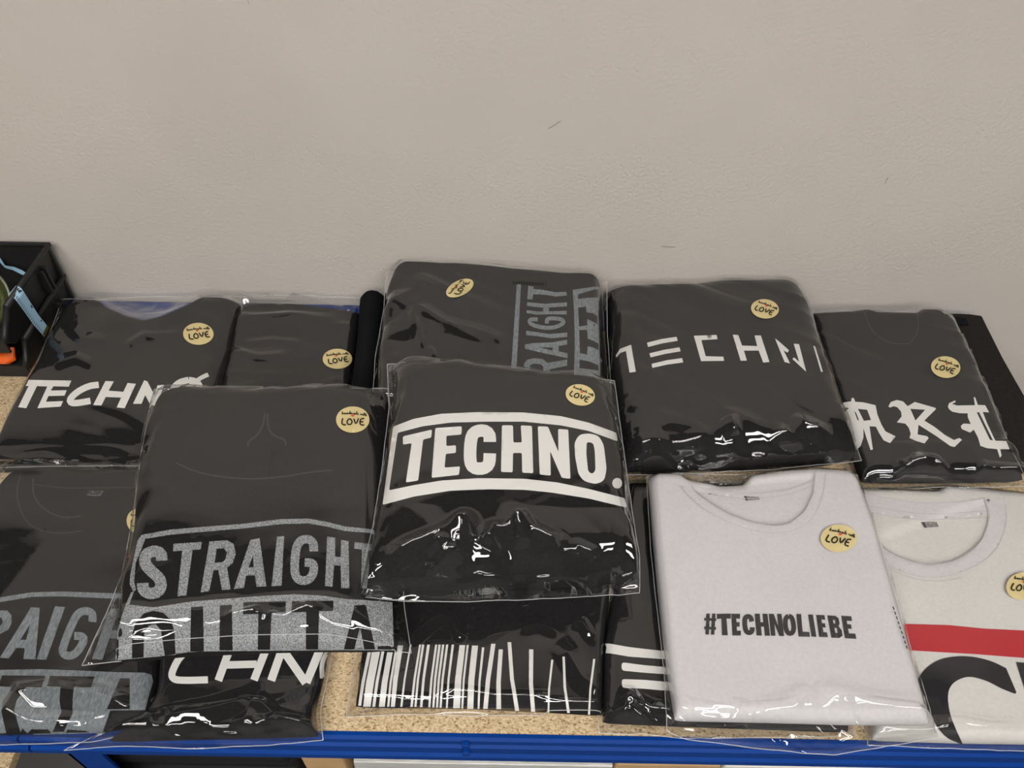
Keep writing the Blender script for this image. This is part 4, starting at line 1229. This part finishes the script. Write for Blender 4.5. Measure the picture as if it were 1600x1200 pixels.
lo = unproj_y(112, 474, WALL_Y - .01)
rr = unproj_y(97, 432, WALL_Y - .012)
zr1 = rr[2]
ru = unproj_y(73, 383, WALL_Y - .014)
zr2 = ru[2]
print('bins', lo, rr, ru)
LOWX, UPX = rr[0] - .004, ru[0] - .004
fr1 = unproj(30, 575, .02)
print('front of low bin', fr1, unproj(0, 475, zr2))
Y0B = fr1[1]
bin_at('storage_bin', 'lower black plastic bin of the two stacked at the left edge', LOWX, Y0B, unproj(32, 530, zr1)[1], WALL_Y - .012, .001, zr1, .20)
bin_at('storage_bin', 'upper black plastic bin holding a blue tape measure at the left edge', UPX, unproj(3, 480, zr2)[1] - .03, unproj(3, 480, zr2)[1], WALL_Y - .014, zr1 + .003, zr2, .19)


def ribbon(name, ptsA, ptsB, mat, parent):
    V = [tuple(p) for ab in zip(ptsA, ptsB) for p in ab]
    F = [[2 * i, 2 * i + 1, 2 * i + 3, 2 * i + 2] for i in range(len(ptsA) - 1)]
    return mk(name, V, F, mat, parent, True)


# tape measure: from inside the bin, over the side wall, hanging outside
tm = root('tape_measure', 'pale blue tape measure draped over the side of the upper black bin', 'tape', (UPX, .5, zr2), None)
TA, TB = [(22, 447), (30, 445), (36, 452), (48, 478), (58, 500), (66, 512), (75, 511)], [(12, 463), (14, 459), (22, 462), (36, 480), (50, 497), (60, 512), (70, 526)]
xo = UPX + .0125
def on_x(x, y, X):
    d = ray(x, y)
    return CAM + d * ((X - CAM[0]) / d[0])
A, B = resample([(20, 452), (26, 445), (34, 451), (46, 470), (60, 492), (76, 512)], 26), resample([(11, 462), (14, 459), (24, 468), (38, 487), (52, 507), (69, 526)], 26)
PA, PB = [], []
for q in range(26):
    X = xo - .022 * max(0, 1 - q / 6.0) ** 1.5 + .010 * q / 25
    PA.append(on_x(*A[q], X))
    PB.append(on_x(*B[q], X))
tape = ribbon('tape', PA, PB, 'tape_blue', tm)
tverts = [tuple(p) for ab in zip(PA, PB) for p in ab]
tb = BVHTree.FromPolygons(tverts, [[2 * i, 2 * i + 1, 2 * i + 3, 2 * i + 2] for i in range(25)])
Rt = Z(0, 370, 11.43)
Ru = Z(0, 475, 11.43)
decal('numerals', [stroke(Rt([(335, 920), (310, 945), (330, 975), (350, 960), (355, 1000), (345, 1005)]), 2.1), stroke(Rt([(350, 955), (375, 975), (392, 965)]), 2.1),
                   stroke(Ru([(545, 25), (560, 45), (600, 20), (615, 10)]), 2.1), stroke(Ru([(560, 45), (575, 70)]), 2.1), stroke(Ru([(765, 245), (725, 310)]), 2.1)] +
      [stroke([tuple(B[k] * .97 + A[k] * .03), tuple(B[k] * .68 + A[k] * .32)], .7, 4) for k in range(3, 24)], tb, .0006, 'dark_ink', tape)
mk('end_clip', [PA[-1] + np.array((.0006, 0, 0)), PB[-1] + np.array((.0006, 0, 0)), PB[-3] * .4 + PB[-2] * .6 + np.array((.0006, 0, 0)), PA[-3] * .4 + PA[-2] * .6 + np.array((.0006, 0, 0))], [[0, 1, 2, 3]], 'brass', tape, False)
IA, IB = resample([(-14, 370), (0, 402), (8, 415), (22, 417), (34, 422), (40, 426)], 18), resample([(-16, 378), (-2, 408), (8, 419), (20, 422), (30, 427), (36, 430)], 18)
zi = zr2 - .02
ribbon('tape_inside', [unproj(*p, zi) for p in IA], [unproj(*p, zi - .006) for p in IB], 'tape_blue', tape)

# roll of green tape standing in the upper bin
rc = unproj(-36, 462, zr2 - .005)
rl = root('tape_roll', 'roll of green adhesive tape standing in the upper black bin', 'tape', tuple(rc))
def ring(r0, r1, x0, x1, n=36):
    V, F = [], []
    for k in range(n):
        a = 2 * math.pi * k / n
        for (r, x) in ((r1, x0), (r1, x1), (r0, x1), (r0, x0)):
            V.append((rc[0] + x, rc[1] + r * math.cos(a), rc[2] - .012 + r * math.sin(a)))
    for k in range(n):
        for j in range(4):
            F.append([4 * k + j, 4 * k + (j + 1) % 4, 4 * ((k + 1) % n) + (j + 1) % 4, 4 * ((k + 1) % n) + j])
    return V, F
mk('winding', *ring(.017, .038, -.012, .012), 'tape_green', rl, True)
mk('core', *ring(.0145, .017, -.013, .013), 'tape_core', rl, True)
mk('outer_edge', *ring(.036, .039, .0115, .0135), 'tape_core', rl, True)

# orange plastic item in front of the lower bin
og = S_([(-30, 547), (0, 546), (23, 543)], [(23, 543), (25, 560)], [(-30, 583), (-5, 576), (8, 573), (25, 562)], [(-30, 547), (-30, 583)])
ot = pkg_root('orange_scraper', 'flat orange plastic scraper lying before the lower black bin', 'tool', og, (.02, .02, .02, .02))
garment('blade', og, (.024, .024, .012, .012), .005, .002, 'orange_plastic', ot, n=20, wr=0)

# ================================================================== LOWER SHELF
ZL = -0.42
def at_low(px, py, z):
    return unproj(px, py, z)


def crate(name, label, cat, px0, px1, ztop, mat, y0=.02, y1=.5, part='body', deco=None):
    xa, xb = at_low(px0, 1192, ztop)[0], at_low(px1, 1192, ztop)[0]
    t = root(name, label, cat, ((xa + xb) / 2, (y0 + y1) / 2, ZL))
    o = mk(part, *box_vf(xa, xb, y0, y1, ZL + .001, ztop, .003), mat, t, False)
    if deco:
        deco(t, o, xa, xb, y0, y1, ztop)
    return t


def flaps(t, o, xa, xb, y0, y1, zt):
    w = (y1 - y0) / 2
    mk('flap', *box_vf(xa + .002, xb - .002, y0 + .001, y0 + w - .001, zt + .0005, zt + .004, .0008), 'cardboard', t, False)
    mk('flap', *box_vf(xa + .002, xb - .002, y0 + w + .001, y1 - .001, zt + .0005, zt + .004, .0008), 'cardboard', t, False)


def cloth_pile(px0, px1, zt, n, name, label, cat, mat, part):
    xa, xb = at_low(px0, 1192, zt)[0], at_low(px1, 1192, zt)[0]
    t = root(name, label, cat, ((xa + xb) / 2, .25, ZL))
    h = (zt - ZL) / n
    for k in range(n):
        dx, dy = random.uniform(-.004, .004), random.uniform(-.006, .006)
        mk(part, *box_vf(xa + .004 + dx, xb - .004 + dx, .03 + dy, .42 + dy, ZL + k * h + .001, ZL + (k + 1) * h - .0005, min(h * .42, .009)), mat, t)


cloth_pile(142, 456, -.16, 8, 'cloth_pile', 'pile of folded black cloth on the lower shelf under the blue beam', 'cloth', 'dark_stack', 'folded_cloth')


def box_deco(t, o, xa, xb, y0, y1, zt):
    flaps(t, o, xa, xb, y0, y1, zt)
    V, F = join_vf([box_vf(*q, zt + .0042, zt + .0046) for q in
                    [(xa + .012, xa + .026, y0 + .035, y0 + .038), (xa + .012, xa + .026, y0 + .041, y0 + .044)]])
    mk('print', V, F, 'blue_ink', t, False)
    # lettering RA seen upside down
    def letter(strokes, ox, oy, s=.011):
        P = []
        for a, b in strokes:
            (x0, y0_), (x1, y1_) = a, b
            d = np.array((x1 - x0, y1_ - y0_))
            n = np.array((-d[1], d[0])) / (np.linalg.norm(d) + 1e-9) * .09
            q = [np.array(a) + n, np.array(b) + n, np.array(b) - n, np.array(a) - n]
            P.append(([(ox - v[0] * s, oy - v[1] * s, zt + .0045) for v in q], [[0, 1, 2, 3]]))
        return P
    Rl = [((0, 0), (0, 1)), ((0, 1), (.5, .95)), ((.5, .95), (.5, .55)), ((.5, .55), (0, .5)), ((.1, .5), (.55, 0))]
    Al = [((0, 0), (.32, 1)), ((.32, 1), (.64, 0)), ((.12, .35), (.52, .35))]
    V, F = join_vf(letter(Rl, xa + .027, y0 + .030) + letter(Al, xa + .018, y0 + .030))
    mk('lettering', V, F, 'blue_ink', t, False)


crate('cardboard_box', 'brown cardboard box with blue lettering RA under the shelf beam', 'box', 464, 532, -.13, 'cardboard', deco=box_deco)


def sleeves(px0, px1, zt, n):
    xa, xb = at_low(px0, 1192, zt)[0], at_low(px1, 1192, zt)[0]
    crates = root('sleeve_stack', 'stack of clear plastic sleeves on the lower shelf under the beam', 'bags', ((xa + xb) / 2, .25, ZL))
    h = (zt - ZL) / n
    for k in range(n):
        dx, dy = random.uniform(-.004, .004), random.uniform(-.006, .006)
        mk('sleeve', *box_vf(xa + dx, xb + dx, .025 + dy, .4 + dy, ZL + k * h + .001, ZL + (k + 1) * h - .0005, .001), 'grey_sleeve', crates, False)


sleeves(546, 952, -.15, 18)
crate('cardboard_box', 'plain brown cardboard box on the lower shelf right of the clear sleeves', 'box', 962, 1128, -.14, 'cardboard', deco=flaps)


def stripes(t, o, xa, xb, y0, y1, zt):
    for f, m in ((.12, 'red_print'), (.19, 'black_print'), (.27, 'red_print'), (.36, 'black_print'), (.5, 'red_print'), (.56, 'black_print'), (.68, 'red_print'), (.82, 'black_print')):
        x = xa + (xb - xa) * f
        mk('stripe', *box_vf(x, x + .006, y0 + .002, y1 - .002, zt + .0002, zt + .0006), m, t, False)


crate('paper_stack', 'white paper stack with red and black stripes on the lower shelf at right', 'paper', 1132, 1540, -.14, 'white_card', deco=stripes)
print('objects', len(bpy.data.objects), 'polys', sum(len(m.polygons) for m in bpy.data.meshes))
